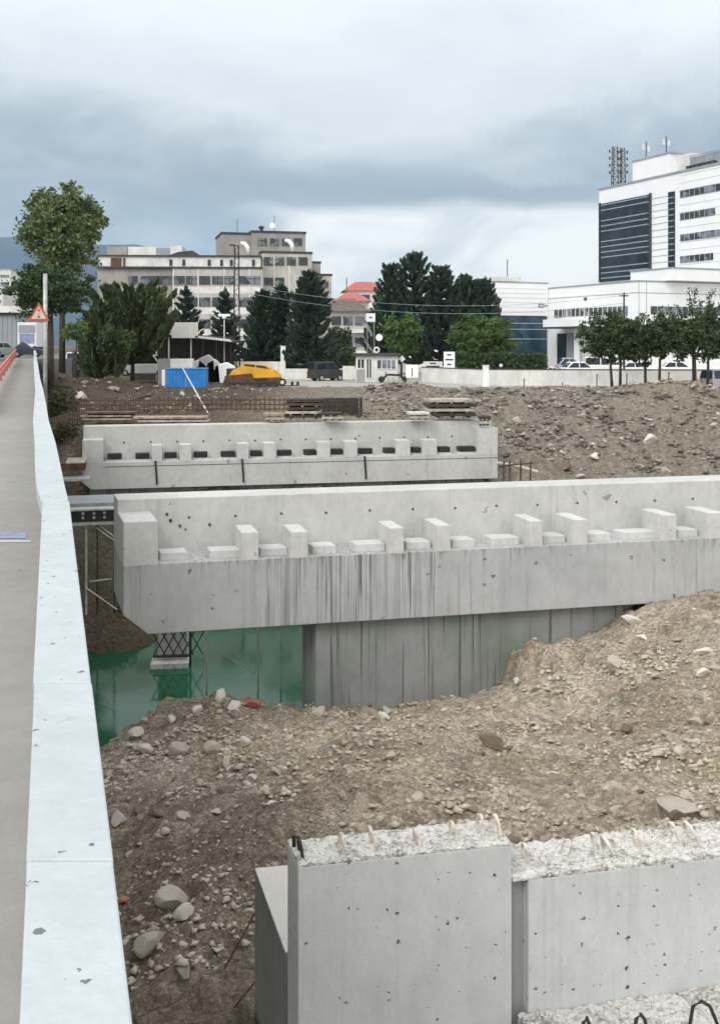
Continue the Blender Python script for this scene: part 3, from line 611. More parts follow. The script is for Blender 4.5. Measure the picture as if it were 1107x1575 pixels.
def scatter(n, y0, y1, ul, ur, smin, smax, lab, group, mats, vmax=1575, name='stone', pw=2.5):
    k = 0; tries = 0
    while k < n and tries < n*20:
        tries += 1
        y = math.sqrt(random.uniform(y0*y0, y1*y1)); u = random.uniform(ul, ur); x = PX(u, y); z = ground(x, y)
        if z < CZ+WL+.03 or abs(z-CZ) < 1: continue
        xl_, yl_ = (x-fm.ox)*fm.e[0]+(y-fm.oy)*fm.e[1], (x-fm.ox)*fm.n[0]+(y-fm.oy)*fm.n[1]
        if yl_ > .2 and y < 40: continue
        if x < edgeX(y)-.1: continue
        s = smin+(smax-smin)*random.random()**pw
        mt = random.choice(mats); cw = {'rock': 'grey brown', 'rockl': 'pale', 'rockd': 'dark brown', 'brick': 'red'}[mt]
        if y < 40: where = ('on the slope left of the abutment' if u < 400 and y < 17 else 'on the left bank by the kerb wall' if u < 320 else 'near the water edge' if y > 24.5 and u < 470 else 'at the foot of the middle pier stem' if y > 25 and u < 800 else 'on the rise at the right end of the cap beam' if y > 24 else 'on the dirt behind the abutment' if y < 18 else 'on the open dirt between abutment and middle pier')
        else: where = lab
        rock(x, y, (s*random.uniform(.8, 1.5), s, s*random.uniform(.45, .8)), mt, ('small ' if s < (smin+smax)/3 else '')+cw+' stone lying '+where, group, name); k += 1
scatter(190, 12.5, 28.4, 160, 1110, .10, .32, 'loose pale or grey stone lying in the gravelly dirt between abutment and middle pier', 'loose stones on the near dirt bank', ['rock', 'rock', 'rockl', 'rock', 'rockd', 'rockd'])
scatter(110, 56, 80, 775, 1107, .22, .8, 'on the grey dirt slope right of the far pier', 'rubble stones on the far slope', ['rock', 'rockl', 'rock', 'rockd'])
scatter(40, 62, 82, 80, 300, .3, .9, 'on the brown spoil heap behind the rebar cage', 'lumps on the left spoil heap', ['rock', 'rockd', 'rockl'])
def gravel(name, n, y0, y1, ul, ur, s0, s1, mat, seed):
    r = np.random.default_rng(seed); y = np.sqrt(r.uniform(y0*y0, y1*y1, n)); u = r.uniform(ul, ur, n); x = (u-U0)/F*y
    z = terr(x, y); dn = fbm(x*.55, y*.55, 3, seed+60)+.5*fbm(x*1.9, y*1.9, 2, seed+70); ok = (z > CZ+WL+.02) & (x > -0.32*y+.2) & (r.random(n) < np.clip(.38+2.0*dn, .05, 1))
    yl_ = (x-fm.ox)*fm.n[0]+(y-fm.oy)*fm.n[1]; ok &= ~((yl_ > .25) & (y < 40)); x, y, z = x[ok], y[ok], z[ok]; n = len(x)
    s = (s0+(s1-s0)*r.random(n)**2.8)*np.clip(1+1.2*fbm(x*.7, y*.7, 2, seed+80), .5, 1.5)
    base = np.array([(1, 0, 0), (0, 1, 0), (-1, 0, 0), (0, -1, 0), (0, 0, .8), (0, 0, -.8), (.65, .65, .45), (-.65, .6, .4)])*.5
    fc = np.array([(0, 6, 4), (6, 1, 4), (1, 7, 4), (7, 2, 4), (2, 3, 4), (3, 0, 4), (0, 1, 6), (1, 2, 7), (1, 0, 5), (2, 1, 5), (3, 2, 5), (0, 3, 5)])
    V = base[None]*r.uniform(.3, 1.5, (n, 8, 3)); a = r.uniform(0, 6.3, n); ca, sa = np.cos(a), np.sin(a)
    st = r.uniform(.8, 1.6, n)
    vx = V[..., 0]*st[:, None]; vy = V[..., 1]
    V = np.stack([vx*ca[:, None]-vy*sa[:, None], vx*sa[:, None]+vy*ca[:, None], V[..., 2]*.75], -1)*s[:, None, None]+np.stack([x, y, z+s*.12], -1)[:, None]
    I = fc[None]+(np.arange(n)*8)[:, None, None]; me = bpy.data.meshes.new(name); me.vertices.add(n*8); me.vertices.foreach_set('co', V.astype(np.float32).ravel())
    me.loops.add(I.size); me.loops.foreach_set('vertex_index', I.astype(np.int32).ravel()); me.polygons.add(n*12); me.polygons.foreach_set('loop_start', (np.arange(n*12)*3).astype(np.int32))
    me.update(calc_edges=True); me.validate(); me.materials.append(M[mat]); o = bpy.data.objects.new(name, me); COL.objects.link(o)
    return o
gm = newmat('gravel_mix'); b = NB(gm); cc = b.n('ShaderNodeSeparateColor'); b.L.new(b.vor(3.2, out=1), cc.inputs[0])
b.out(b.mix(cc.outputs[0], b.mix(b.step(b.noise(.4, 3), .4, .6), (.29, .235, .18), (.46, .40, .325)), (.56, .50, .42)), .95, b.noise(20, 3), .4, .02, spec=.2); M['gravel'] = gm
gm = newmat('dark_gravel_mix'); b = NB(gm); cc = b.n('ShaderNodeSeparateColor'); b.L.new(b.vor(2.2, out=1), cc.inputs[0]); b.out(b.mix(b.step(cc.outputs[0], .35, 1.), (.13, .11, .09), (.40, .37, .32)), .95, b.noise(12, 3), .4, .02, spec=.2); M['gravelf'] = gm
tag(gravel('gravel', 26000, 11.5, 28.4, 158, 1115, .02, .15, 'gravel', 3), 'small gravel and clods covering the near dirt bank', 'gravel', kind='stuff')
tag(gravel('far_gravel', 16000, 56, 82, 560, 1110, .08, .42, 'gravelf', 4), 'broken rubble covering the far dirt slope', 'rubble', kind='stuff')
tag(gravel('slope_gravel', 3500, 58, 86, 66, 420, .06, .4, 'gravelf', 5), 'clods covering the brown spoil heaps on the left', 'rubble', kind='stuff')
for i in range(16):
    y = random.uniform(60, 78); u = random.uniform(780, 1100) if i < 11 else random.uniform(95, 240); x = PX(u, y); z = ground(x, y); L = random.uniform(.8, 2.4); a = random.uniform(0, 3.1)
    m = MB(); m.box(-L/2, L/2, -.09, .09, z+.02, z+.10, tx=.03); o = m.build('timber_offcut', random.choice(['woodg', 'wood', 'woodd', 'rust']), None, loc=(x, y, z), rz=a); o.rotation_euler = (random.uniform(-.2, .2), random.uniform(-.25, .25), a)
    tag(o, 'broken board lying on the '+('grey rubble slope at the right' if i < 11 else 'dark spoil heap at the left'), 'board', 'broken boards on the slopes')
# thin sticks in the slope left of the abutment
for (a, b_, lab) in (((345, 1490), (392, 1405), 'thin bent rod leaning on the dirt slope, upper one left of the abutment'), ((352, 1560), (425, 1468), 'thin dark rod leaning against the wing wall, lower one')):
    y0 = 10.3; m = MB(); p0 = (PX(a[0], y0), y0, PZ(a[1], y0)); p1 = (PX(b_[0], y0+.25), y0+.25, PZ(b_[1], y0+.25))
    m.tube([p0, ((p0[0]+p1[0])/2+.01, y0+.1, (p0[2]+p1[2])/2+.02), p1], .011, 5); tag(m.build('iron_rod', 'rust'), lab, 'rod')

# ------------------------------------------------------------------ trestle scaffold between footbridge and piers, and props in the water
fs_ = Fr(PX(112, 36), 36, R(13)); t = thing('steel_trestle', 'dark steel trestle with punched cross beam between footbridge and middle pier', 'trestle', (fs_.ox, fs_.oy, CZ-9.5), fs_.a)
zt_ = CZ-(786-V0)/F*36; m = MB(); m.box(-1.2, 2.2, 0, .3, zt_-.38, zt_); m.build('cross_beam', 'dsteel', t)
m = MB(); m.box(-1.3, 2.2, -.12, .42, zt_+.004, zt_+.06); m.build('beam_flange', 'psteel', t)
m = MB(); m.box(-1.3, 2.2, -.10, .40, zt_-.50, zt_-.40); m.build('lower_flange', 'psteel', t)
for u in (128, 145, 161):
    x = fs_.x(u); m = MB(); m.disc((x, -.01, zt_-.10), .055, 'y', .03, 8); m.disc((x, -.01, zt_-.25), .05, 'y', .03, 8); m.build('bolt_pair', 'psteel', t)
for u in (133, 150, 176):
    x = fs_.x(u); m = MB(); m.tube([(x, .1, zt_-.4), (x, .1, CZ-9.4)], .045 if u == 133 else .03, 6); m.build('post', 'psteel' if u == 133 else 'dsteel', t)
for (ua, va), (ub, vb) in (((133, 905), (180, 938)), ((138, 895), (172, 891)), ((148, 812), (176, 832)), ((155, 810), (184, 832))):
    xa, za = fs_.at(ua, va); xb, zb_ = fs_.at(ub, vb); m = MB(); m.tube([(xa, .05, za), (xb, .05, zb_)], .03, 5); m.build('brace', 'psteel', t)
# deck planks behind the punched beam
t = thing('work_platform', 'grey steel work platform sheet lying behind the punched cross beam', 'platform', (PX(122, 38), 38, CZ-6.2), R(13))
m = MB(); m.box(-1.2, 1.3, 0, 2.2, CZ-5.9, CZ-5.82); m.build('deck_sheet', 'greyr', t)
m = MB(); m.box(-1.2, 1.3, -.04, -.004, CZ-6.05, CZ-5.80); m.build('edge_beam', 'psteel', t)
t = thing('work_platform', 'dark red brown timber platform edge left of the far pier end block', 'platform', (PX(105, 47), 47, CZ-6.2), R(13))
m = MB(); m.box(-1.0, .75, 0, 2.2, CZ-5.72, CZ-5.38); m.build('deck_sheet', 'rust', t)
m = MB(); m.box(-.1, .75, -.05, 2.1, CZ-5.376, CZ-5.33); m.build('plank', 'woodg', t)
t = thing('work_platform', 'pale edged low platform under the dark red brown one, left of the far pier', 'platform', (PX(105, 46), 46, CZ-6.5), R(13))
m = MB(); m.box(-.9, .9, 0, 1.5, CZ-6.05, CZ-5.95); m.build('deck_sheet', 'psteel', t)
# props standing in the water behind the middle cap
fp = Fr(PX(318, 31.2), 31.2, R(3)); t = thing('prop_frame', 'thin pale steel props and braces standing in the green water left of the pier stem', 'scaffold', (fp.ox, fp.oy, CZ-12), fp.a)
for u in (318, 397, 432):
    x = fp.x(u); m = MB(); m.tube([(x, 0, CZ-12), (x, 0, CZ-7.45)], .028, 7); m.build('prop', 'psteel', t)
for (ua, va), (ub, vb) in (((322, 994), (395, 1038)), ((365, 1012), (395, 990))):
    xa, za = fp.at(ua, va); xb, zb_ = fp.at(ub, vb); m = MB(); m.tube([(xa, .05, za), (xb, .05, zb_)], .013, 5); m.build('brace', 'psteel', t)
# lattice before a pale backing
fl_ = Fr(PX(240, 33.6), 33.6, R(6)); t = thing('lattice_support', 'small dark steel lattice before a pale backing in the water under the middle pier', 'support', (fl_.ox, fl_.oy, CZ-10.6), fl_.a)
x1 = fl_.x(288); m = MB(); m.box(.05, x1, .2, .8, CZ-10.6, CZ-9.15); m.build('backing', 'wingtop', t, .02)  # pale block standing for the bright patch in the water
m = MB(); m.box(-.15, x1+.05, -.3, .6, CZ-10.62, CZ-10.22); m.build('base_slab', 'rough', t, .03)
m = MB()
for k in range(5):
    xx = -.1+k*.3; m.tube([(xx, .1, CZ-10.1), (xx+.5, .1, CZ-9.2)], .02, 5); m.tube([(xx+.4, .12, CZ-10.1), (xx-.1, .12, CZ-9.2)], .02, 5)
m.tube([(-.1, .1, CZ-9.3), (x1+.1, .1, CZ-9.3)], .04, 5); m.tube([(-.1, .1, CZ-10.1), (x1+.1, .1, CZ-10.1)], .05, 5); m.tube([(x1+.1, .1, CZ-10.5), (x1+.1, .1, CZ-7.5)], .04, 6)
m.build('lattice', 'dsteel', t)

# ------------------------------------------------------------------ things on and behind the far pier
fc_ = Fr(PX(108, 58), 58, R(3)); t = thing('rebar_cage', 'long low rusty rebar cage standing behind the far pier', 'rebar cage', (fc_.ox, fc_.oy, CZ-5), fc_.a)
xe = fc_.x(552); zc0, zc1 = CZ-4.55, CZ-3.05
for dy in (0, .6):
    m = MB()
    for x in np.arange(0, xe, .27): m.tube([(x, dy, zc0), (x+random.uniform(-.04, .04), dy, zc1+random.uniform(-.05, .1))], .018, 4)
    m.build('bar_mat', 'rust', t)
    m = MB()
    for z in np.arange(zc0+.1, zc1+.01, .26): m.tube([(-.2, dy+.03, z), (xe*.5, dy+.03, z+.03), (xe+.1, dy+.03, z)], .016, 4)
    m.build('long_bars', 'rust', t)
m = MB(); m.box(xe-2.4, xe, .3, .42, zc0, zc1+.02); m.build('end_panel', 'woodd', t); m = MB(); m.box(xe+.05, xe+.2, .1, .5, zc0, zc1+.05); m.build('end_post', 'woodd', t)
def stack(u0, u1, vb, vt, Y, lab, layers, mats, name='formwork_stack', group=None, label_cat='formwork', depth=1.4, deg=4):
    fr = Fr(PX(u0, Y), Y, R(deg)); xw = fr.x(u1); z0 = PZ(vb, Y); z1 = PZ(vt, Y); t = thing(name, lab, label_cat, (fr.ox, fr.oy, z0), fr.a, group); h = (z1-z0)/layers
    for i in range(layers):
        a = random.uniform(0, .12)*xw; b_ = xw*(1-random.uniform(0, .12)); m = MB(random.uniform(-.1, .1)); z = z0+i*h
        m.box(a, b_, random.uniform(-.1, .1), depth+random.uniform(-.2, .2), z+.35*h, z+h-.01); m.build('panel', mats[i % len(mats)], t, .01)
        for q in (.15, .5, .85): m = MB(); m.box(a+(b_-a)*q-.05, a+(b_-a)*q+.05, .05, depth-.3, z, z+.35*h-.003); m.build('spacer', 'wood' if i % 2 else 'woodd', t)
    return t
stack(433, 500, 645, 614, 52.5, 'tall stack of dark formwork panels in front of the rebar cage', 5, ['woodd', 'woodg', 'woodd', 'rust'])
stack(405, 440, 648, 636, 51.9, 'loose pale timber pieces left of the tall dark stack', 2, ['woodg', 'wood'], 'timber_pile', None, 'timber', .9)
stack(492, 528, 647, 635, 51.8, 'low pile of pale and dark timbers right of the tall dark stack', 2, ['woodg', 'woodd'], 'timber_pile', None, 'timber', .9)
stack(657, 733, 643, 614, 53.5, 'stack of grey and dark panels on the right end of the far pier', 4, ['woodd', 'woodg', 'woodd', 'woodg'])
stack(628, 662, 646, 634, 52.6, 'small heap of pale broken boards left of the right hand panel stack', 2, ['woodg', 'pathwht'], 'timber_pile', None, 'timber', .8)
stack(118, 210, 648, 634, 54, 'long weathered planks at the left end behind the far pier', 3, ['woodg', 'wood', 'rust'], 'plank_pile', None, 'planks', 1.2)
stack(205, 330, 651, 641, 52.5, 'flat pale planks lying on the far pier left of the centre', 2, ['woodg', 'wood'], 'plank_pile', None, 'planks', 1.)
stack(735, 755, 655, 640, 53, 'small jumble of offcuts over the right end block of the far pier', 2, ['woodg', 'woodd'], 'timber_pile', None, 'timber', .6)
# short timber railing and pipes in the pit right of the far pier
fr = Fr(PX(768, 51), 51, R(0)); t = thing('timber_trestle', 'rusty little post and rail frame in the pit right of the far pier', 'frame', (fr.ox, fr.oy, CZ-7.3))
for u in (774, 783, 800, 815):
    x = fr.x(u); m = MB(); m.tube([(x, 0, CZ-7.3), (x+.02, 0, CZ-5.7)], .05, 5); m.build('post', 'rust', t)
m = MB(); m.tube([(fr.x(768), 0, CZ-5.95), (fr.x(820), 0, CZ-5.8)], .045, 5); m.build('rail', 'rust', t)
m = MB(); p0 = (PX(764, 51.5), 51.5, PZ(712, 51.5)); p1 = (PX(826, 52.5), 52.5, PZ(726, 52.5)); m.tube([p0, ((p0[0]+p1[0])/2, 52, (p0[2]+p1[2])/2+.06), p1], .09, 7); tag(m.build('pipe', 'rockl'), 'white pipe lying in the pit right of the far pier', 'pipe')

# ------------------------------------------------------------------ foliage
def quads(name, C, S, mat, parent, r, up=0., asp=1.6, D=None):
    n = len(C); a = r.normal(size=(n, 3)) if D is None else D+.25*r.normal(size=(n, 3)); a[:, 2] += up
    a /= np.linalg.norm(a, axis=1)[:, None]; b = np.cross(a, r.normal(size=(n, 3))); b /= np.linalg.norm(b, axis=1)[:, None]+1e-9
    s = S[:, None] if hasattr(S, 'shape') else S; a = a*s*asp*.5; b = b*s*.5
    V = np.stack([C-a, C+b*.9, C+a, C-b*.9], 1); me = bpy.data.meshes.new(name); me.vertices.add(n*4); me.vertices.foreach_set('co', V.astype(np.float32).ravel())
    me.loops.add(n*4); me.loops.foreach_set('vertex_index', np.arange(n*4, dtype=np.int32)); me.polygons.add(n); me.polygons.foreach_set('loop_start', (np.arange(n)*4).astype(np.int32))
    me.update(calc_edges=True); me.materials.append(M[mat]); o = bpy.data.objects.new(name, me); COL.objects.link(o)
    if parent: o.parent = parent
    return o
def crown_pts(r, rx, ry, rz, nc, nl, cr, shell=.55, flat=1.):
    d = r.normal(size=(nc, 3)); d /= np.linalg.norm(d, axis=1)[:, None]; k = shell+(1-shell)*r.random(nc)**.7
    k *= 1+.22*np.sin(d[:, 0]*5+1)*np.cos(d[:, 2]*4+d[:, 1]*3)
    c = d*k[:, None]*np.array([rx, ry, rz]); sz = cr*r.uniform(.55, 1.25, nc)
    o = r.normal(size=(nc, nl, 3))*sz[:, None, None]*np.array([.55, .55, .42*flat]); return (c[:, None]+o).reshape(-1, 3), c
def broad(name, lab, cat, u, Y, vtop, vbot, width, vbase=None, mat='leafb', nc=150, nl=45, leaf=.2, cr=.8, trunk=.22, group=None, seed=1, shell=.5, lean=0, flat=1., zb=None, sprigs=0):
    r = np.random.default_rng(seed); sc = Y/F; x = PX(u, Y); z1 = PZ(vtop, Y); z0 = PZ(vbot, Y)
    zb = (ground(x, Y)-.1 if zb is None else zb); rx = width*sc/2*.87; rz = (z1-z0)/2*.87; cz = (z1+z0)/2
    t = thing(name, lab, cat, (x, Y, zb), 0, group); P, c = crown_pts(r, rx, rx*.9, rz, nc, nl, cr, shell, flat)
    if sprigs:
        k = r.normal(size=(sprigs, 3)); k[:, 2] = abs(k[:, 2])*1.1; k /= np.linalg.norm(k, axis=1)[:, None]
        e = k*np.array([rx, rx, rz])*r.uniform(1.0, 1.22, sprigs)[:, None]; P = np.concatenate([P, (e[:, None]+r.normal(size=(sprigs, 14, 3))*.16).reshape(-1, 3)])
    P[:, 2] += cz-zb; quads('crown', P, leaf*r.uniform(.6, 1.3, len(P)), mat, t, r)
    m = MB(); m.tube([(lean, 0, zb), (lean*.85, .02, zb+(cz-zb)*.6), (0, 0, cz+rz*.1)], [trunk, trunk*.75, trunk*.35], 8)
    for i in r.choice(len(c), min(9, len(c)), False):
        e = c[i]*.75; e[2] += cz; h = cz-rz*r.uniform(.2, .9); m.tube([(0, 0, max(h, zb+.5)), tuple(np.array([e[0]*.5, e[1]*.5, (h+e[2])/2+.1])), tuple(e)], [trunk*.4, trunk*.28, trunk*.1], 5)
    m.build('trunk', 'bark', t, smooth=True); return t
def conifer(name, lab, u, Y, vtop, width, vbase=None, seed=1, whorls=14, per=7, mat='con', curl=.5, leaf=.2, start=.12, group=None, profile=1., droop=.12, dens=1., spr=1.):
    r = np.random.default_rng(seed); x = PX(u, Y); zb = ground(x, Y)-.1; zt = PZ(vtop, Y); H = zt-zb; Rm = width*Y/F/2
    t = thing(name, lab, 'tree', (x, Y, zb), 0, group); pts = []; dirs = []; m = MB(); m.tube([(0, 0, zb), (.05, 0, zb+H*.5), (0, 0, zt)], [H*.02+.06, H*.013+.03, .03], 8)
    for w in range(whorls):
        f = start+(1-start)*(w/(whorls-.3)); z = H*f; L = Rm*((1-f)**(.75*profile)*1.05+.03)*r.uniform(.8, 1.15); a0 = r.uniform(0, 6.3)
        for k in range(per):
            a = a0+2*pi*k/per+r.uniform(-.25, .25); l = L*r.uniform(.72, 1.12); tt = np.linspace(.08, 1, max(5, int(l*5*dens)+3)); ca, sa = cos(a), sin(a)
            zz = z+l*(-droop*tt*2.0+curl*tt**2.4)+r.uniform(-.15, .15); bp = np.stack([ca*l*tt, sa*l*tt, zz], 1)
            m.tube([tuple(bp[0]+(0, 0, zb)), tuple(bp[len(bp)//2]+(0, 0, zb)), tuple(bp[-1]+(0, 0, zb))], [.05, .035, .015], 4, cap=False)
            for j, q in enumerate(bp):
                nn = max(3, int((7 if j < len(bp)-2 else 9)*dens)); sp = (.13*(1.15-.8*tt[j])+.03)*spr
                pts.append(q+r.normal(size=(nn, 3))*np.array([sp, sp, sp*.6])); g_ = bp[min(j+1, len(bp)-1)]-bp[max(j-1, 0)]; dirs.append(np.repeat((g_/np.linalg.norm(g_))[None], nn, 0))
    # leader
    tp = np.linspace(.86, 1.0, 8)*H; pts += [np.array([0, 0, q])+r.normal(size=(6, 3))*.10 for q in tp]; dirs += [np.repeat([[0, 0, 1.]], 6, 0)]*8
    P = np.concatenate(pts); D = np.concatenate(dirs); quads('crown', P, leaf*r.uniform(.7, 1.3, len(P)), mat, t, r, asp=2.4, D=D)
    m.build('trunk', 'bark', t, smooth=True); return t
broad('broadleaf_tree', 'tallest tree at the left, loose grey green broad crown above the round pine', 'tree', 96, 88, 280, 440, 132, mat='leafb', nc=250, nl=70, leaf=.25, cr=.60, trunk=.3, seed=3, shell=.25, sprigs=60)
broad('pine_tree', 'dark round headed pine below the tallest tree, next to the warning sign', 'tree', 78, 74, 402, 492, 138, mat='pine', nc=200, nl=60, leaf=.17, cr=.45, trunk=.3, seed=5, flat=.7, shell=.4)
broad('small_tree', 'small bright green rounded tree right of the round pine trunk', 'tree', 118, 80, 492, 528, 42, mat='bush', nc=40, nl=30, leaf=.16, cr=.3, trunk=.06, seed=6)
conifer('feathery_tree', 'wide green feathery tree with rising branches, left of the shed', 204, 92, 458, 150, seed=11, whorls=9, per=10, mat='pal', curl=.8, leaf=.42, droop=.0, profile=.38, dens=1., start=.3)
conifer('feathery_tree', 'shorter green feathery tree between the pine and the wide one', 160, 88, 470, 80, seed=12, whorls=8, per=8, mat='pal', curl=.9, leaf=.4, droop=0, profile=.6)
broad('dark_shrub', 'dark green dense shrub left of the shed, beside the white van', 'shrub', 178, 84, 500, 548, 62, mat='pine', nc=60, nl=40, leaf=.17, cr=.4, trunk=.08, seed=7)
conifer('conifer_tree', 'small conifer with outspread tips rising above the shed fascia', 286, 112, 443, 78, seed=13, whorls=11, per=7, curl=.6, leaf=.26, droop=.1)
conifer('conifer_tree', 'slim dark conifer just left of the lattice mast', 346, 112, 448, 72, seed=14, whorls=12, per=7, curl=.55, leaf=.26)
conifer('conifer_tree', 'dark conifer right of the lattice mast, left one of the central pair', 404, 112, 448, 74, seed=15, whorls=13, per=8, curl=.6, leaf=.32, profile=.7, spr=1.2)
conifer('conifer_tree', 'narrow dark conifer between the two central ones', 432, 113, 440, 56, seed=16, whorls=12, per=7, curl=.6, leaf=.32, profile=.7, spr=1.2)
conifer('conifer_tree', 'broad dark conifer in front of the stained tower, right one of the central pair', 476, 110, 418, 92, seed=17, whorls=15, per=8, curl=.65, leaf=.32, profile=.75, spr=1.2)
for u, v, w, s, lab in ((600, 410, 78, 21, 'leftmost conifer of the dark group in the centre, behind the round tree'), (636, 391, 84, 22, 'tallest conifer of the dark group with a spiky top'),
     (677, 412, 84, 23, 'third conifer of the dark group, behind the wires'), (716, 426, 74, 24, 'fourth conifer of the dark group, above the wide round tree'), (744, 432, 72, 25, 'rightmost conifer of the dark group, touching the white building')):
    conifer('conifer_tree', lab, u, 124, v, w, seed=s, whorls=13, per=7, curl=.85, leaf=.36, profile=.72, droop=.05, dens=.9, spr=1.15, group='dark conifers in the centre')
broad('broadleaf_tree', 'bright green rounded tree behind the kiosk', 'tree', 617, 110, 480, 552, 64, mat='round', nc=90, nl=55, leaf=.22, cr=.5, trunk=.14, seed=31)
broad('broadleaf_tree', 'wide dome shaped bright green tree behind the white wall', 'tree', 742, 108, 483, 558, 108, mat='round', nc=150, nl=60, leaf=.22, cr=.5, trunk=.2, seed=32)
RT = [(921, 941, 480, 560, 66, 'leftmost dark green street tree with a bare trunk, before the white wall'), (958, 953, 478, 566, 66, 'second street tree from the left, trunk beside the first'), (990, 992, 484, 570, 56, 'third street tree, low crown and thin straight trunk'),
      (1022, 1013, 478, 562, 72, 'fourth street tree with the thickest trunk'), (1062, 1069, 482, 560, 66, 'fifth street tree, near the silver van'), (1097, 1087, 482, 556, 62, 'rightmost street tree at the edge of the photo')]
for i, (u, ut, vt, vb, w, lab) in enumerate(RT):
    broad('street_tree', lab, 'tree', u, 82+.4*(i % 3), vt, vb, w, mat='street', nc=[95, 125, 70, 110, 80, 100][i], nl=50, leaf=.16, cr=.33, trunk=.13, seed=40+i, lean=PX(ut, 82)-PX(u, 82), group='street trees before the white wall', zb=PZ(603, 82), shell=.3, sprigs=26)
# sparse bare-topped tree at right
t = thing('sparse_tree', 'tall thin tree with almost bare upright twigs above the street trees at the right', 'tree', (PX(1065, 84), 84, PZ(600, 84))); r = np.random.default_rng(9); m = MB(); pts = []
for k in range(15):
    xx = r.uniform(-1.7, 2.2); top = r.uniform(448, 492) if k > 2 else 446; zz = PZ(top, 84); zl_ = PZ(530, 84)
    a = np.array([0, 0, PZ(545, 84)]); bb = np.array([xx*.6, r.uniform(-.5, .5), (zl_+zz)/2]); c = np.array([xx, r.uniform(-.8, .8), zz]); m.tube([tuple(a), tuple(bb), tuple(c)], [.05, .035, .015], 5)
    for f in np.linspace(.15, 1, 9): pts.append((bb*(1-f)+c*f)+r.normal(size=(7, 3))*.13)
m.tube([(0, 0, PZ(600, 84)), (0, 0, PZ(543, 84))], .08, 7); m.build('trunk', 'bark', t); P = np.concatenate(pts); P[:, 2] -= PZ(600, 84); quads('crown', P, .16*r.uniform(.6, 1.2, len(P)), 'street', t, r)
# hedge, bushes
def bushbox(name, lab, cat, u0, u1, Y, vt, vb, mat, n, leaf, seed, depth=1.2, kind=None, group=None):
    r = np.random.default_rng(seed); x0, x1 = PX(u0, Y), PX(u1, Y); z0, z1 = PZ(vb, Y), PZ(vt, Y); t = thing(name, lab, cat, ((x0+x1)/2, Y, z0), 0, group)
    P = np.stack([r.uniform(x0, x1, n)-(x0+x1)/2, r.uniform(0, depth, n), r.uniform(0, 1, n)**.8*(z1-z0)], 1); P[:, 2] *= 1+.22*fbm(P[:, 0]*1.1, P[:, 1], 3, seed)
    quads('foliage', P, leaf*r.uniform(.6, 1.3, n), mat, t, r); m = MB(); 
    for k in range(6): xx = (x1-x0)*(k/5-.5)*.8; m.tube([(xx, depth/2, z0), (xx*1.03, depth/2, z0+(z1-z0)*.7)], .04, 5)
    m.build('stems', 'bark', t); return t
bushbox('hedge', 'long dark clipped hedge behind the white perimeter wall', 'hedge', 700, 842, 104, 543, 572, 'pine', 5200, .22, 1, 1.6)
bushbox('shrub', 'grey green shrubs behind the dark parked van', 'shrub', 505, 547, 112, 537, 575, 'pal', 1500, .22, 2, 1.4)
bushbox('shrub', 'low bright shrub between the dark van and the fence', 'shrub', 505, 540, 125, 505, 545, 'street', 1300, .25, 3, 1.4)
bushbox('shrub', 'dry weeds along the left end of the spoil heap beside the kerb wall', 'weeds', 70, 105, 62, 600, 640, 'weed', 900, .16, 4, 2.5)
bushbox('shrub', 'brown weeds on the dark bank left of the middle pier', 'weeds', 128, 200, 37, 925, 975, 'weed', 900, .10, 5, 1.5)
bushbox('shrub', 'dark scrub hanging beside the far pier end block', 'weeds', 78, 120, 52, 655, 720, 'weed', 1400, .14, 6, 1.5)

# ------------------------------------------------------------------ white hospital-like building, right
AW = R(-65.7)
def win_strip(fr, parent, u0, v0, u1, v1, h, n, mat='glass', proud=.06, name='window_strip', bars=True):
    x0, z0 = fr.at(u0, v0); x1, z1 = fr.at(u1, v1); z = (z0+z1)/2; m = MB(); m.box(x0, x1, -proud, -.003, z-h, z); o = m.build(name, mat, parent)
    if bars:
        for k in range(1, n): xx = x0+(x1-x0)*k/n; m = MB(); m.box(xx-.06, xx+.06, -proud-.03, -proud-.003, z-h, z); m.build('mullion', 'whited', o)
    return o
ft = Fr(PX(921, 187), 187, AW); tw = thing('hospital_tower', 'tall white building with a big dark louvred glass front, at the right edge', 'building', (ft.ox, ft.oy, CZ+GL), AW)
ztop = PZ(293, 187); m = MB(); m.box(0, 60, 0, 24, CZ+GL, ztop); m.build('wall', 'white', tw)
m = MB(); m.box(-.15, 60.1, -.15, 24.1, ztop+.003, ztop+.35); m.build('roof_edge', 'greyr', tw)
xg0, xg1 = ft.x(924), ft.x(1000); zg1 = ft.z(314, xg0); zg0 = ft.z(434, xg0); m = MB(); m.box(xg0, xg1, -.25, -.003, zg0, zg1); gl = m.build('glass_front', 'dglass', tw)
for i in range(15):
    z = zg0+(zg1-zg0)*(i+.6)/15
    if i in (3, 8, 12): continue
    m = MB(); m.box(xg0+.3, xg1-.3, -.35, -.253, z, z+.16); m.build('louvre', 'line', gl)
for a, b_ in ((xg0-.25, xg0), (xg1, xg1+.25)): m = MB(); m.box(a, b_, -.4, -.003, zg0, zg1+.2); m.build('frame', 'trim', gl)
xa, xb = ft.x(1028), ft.x(1037.5); m = MB(); m.box(xa, xb, -.2, -.003, ft.z(412, xa), ft.z(296, xa)); o = m.build('window_column', 'dglass', tw)
m = MB(); za, zb_ = ft.z(412, xa), ft.z(296, xa)
for k in range(1, 13): z = za+(zb_-za)*k/13; m.box(xa, xb, -.26, -.203, z-.08, z+.08)
m.build('cross_bars', 'greyr', o)
xa, xb = ft.x(1002), ft.x(1026); m = MB()
for k in range(1, 12): z = za+(zb_-za)*k/11.5; m.box(xa, xb, -.06, -.003, z-.05, z+.03)
m.build('cladding_joints', 'line', tw)
m = MB()
for z in np.arange(CZ+8, ztop, 1.2): m.box(ft.x(1044), 42, -.03, -.003, z, z+.04)
m.build('cladding_joints', 'line', tw)
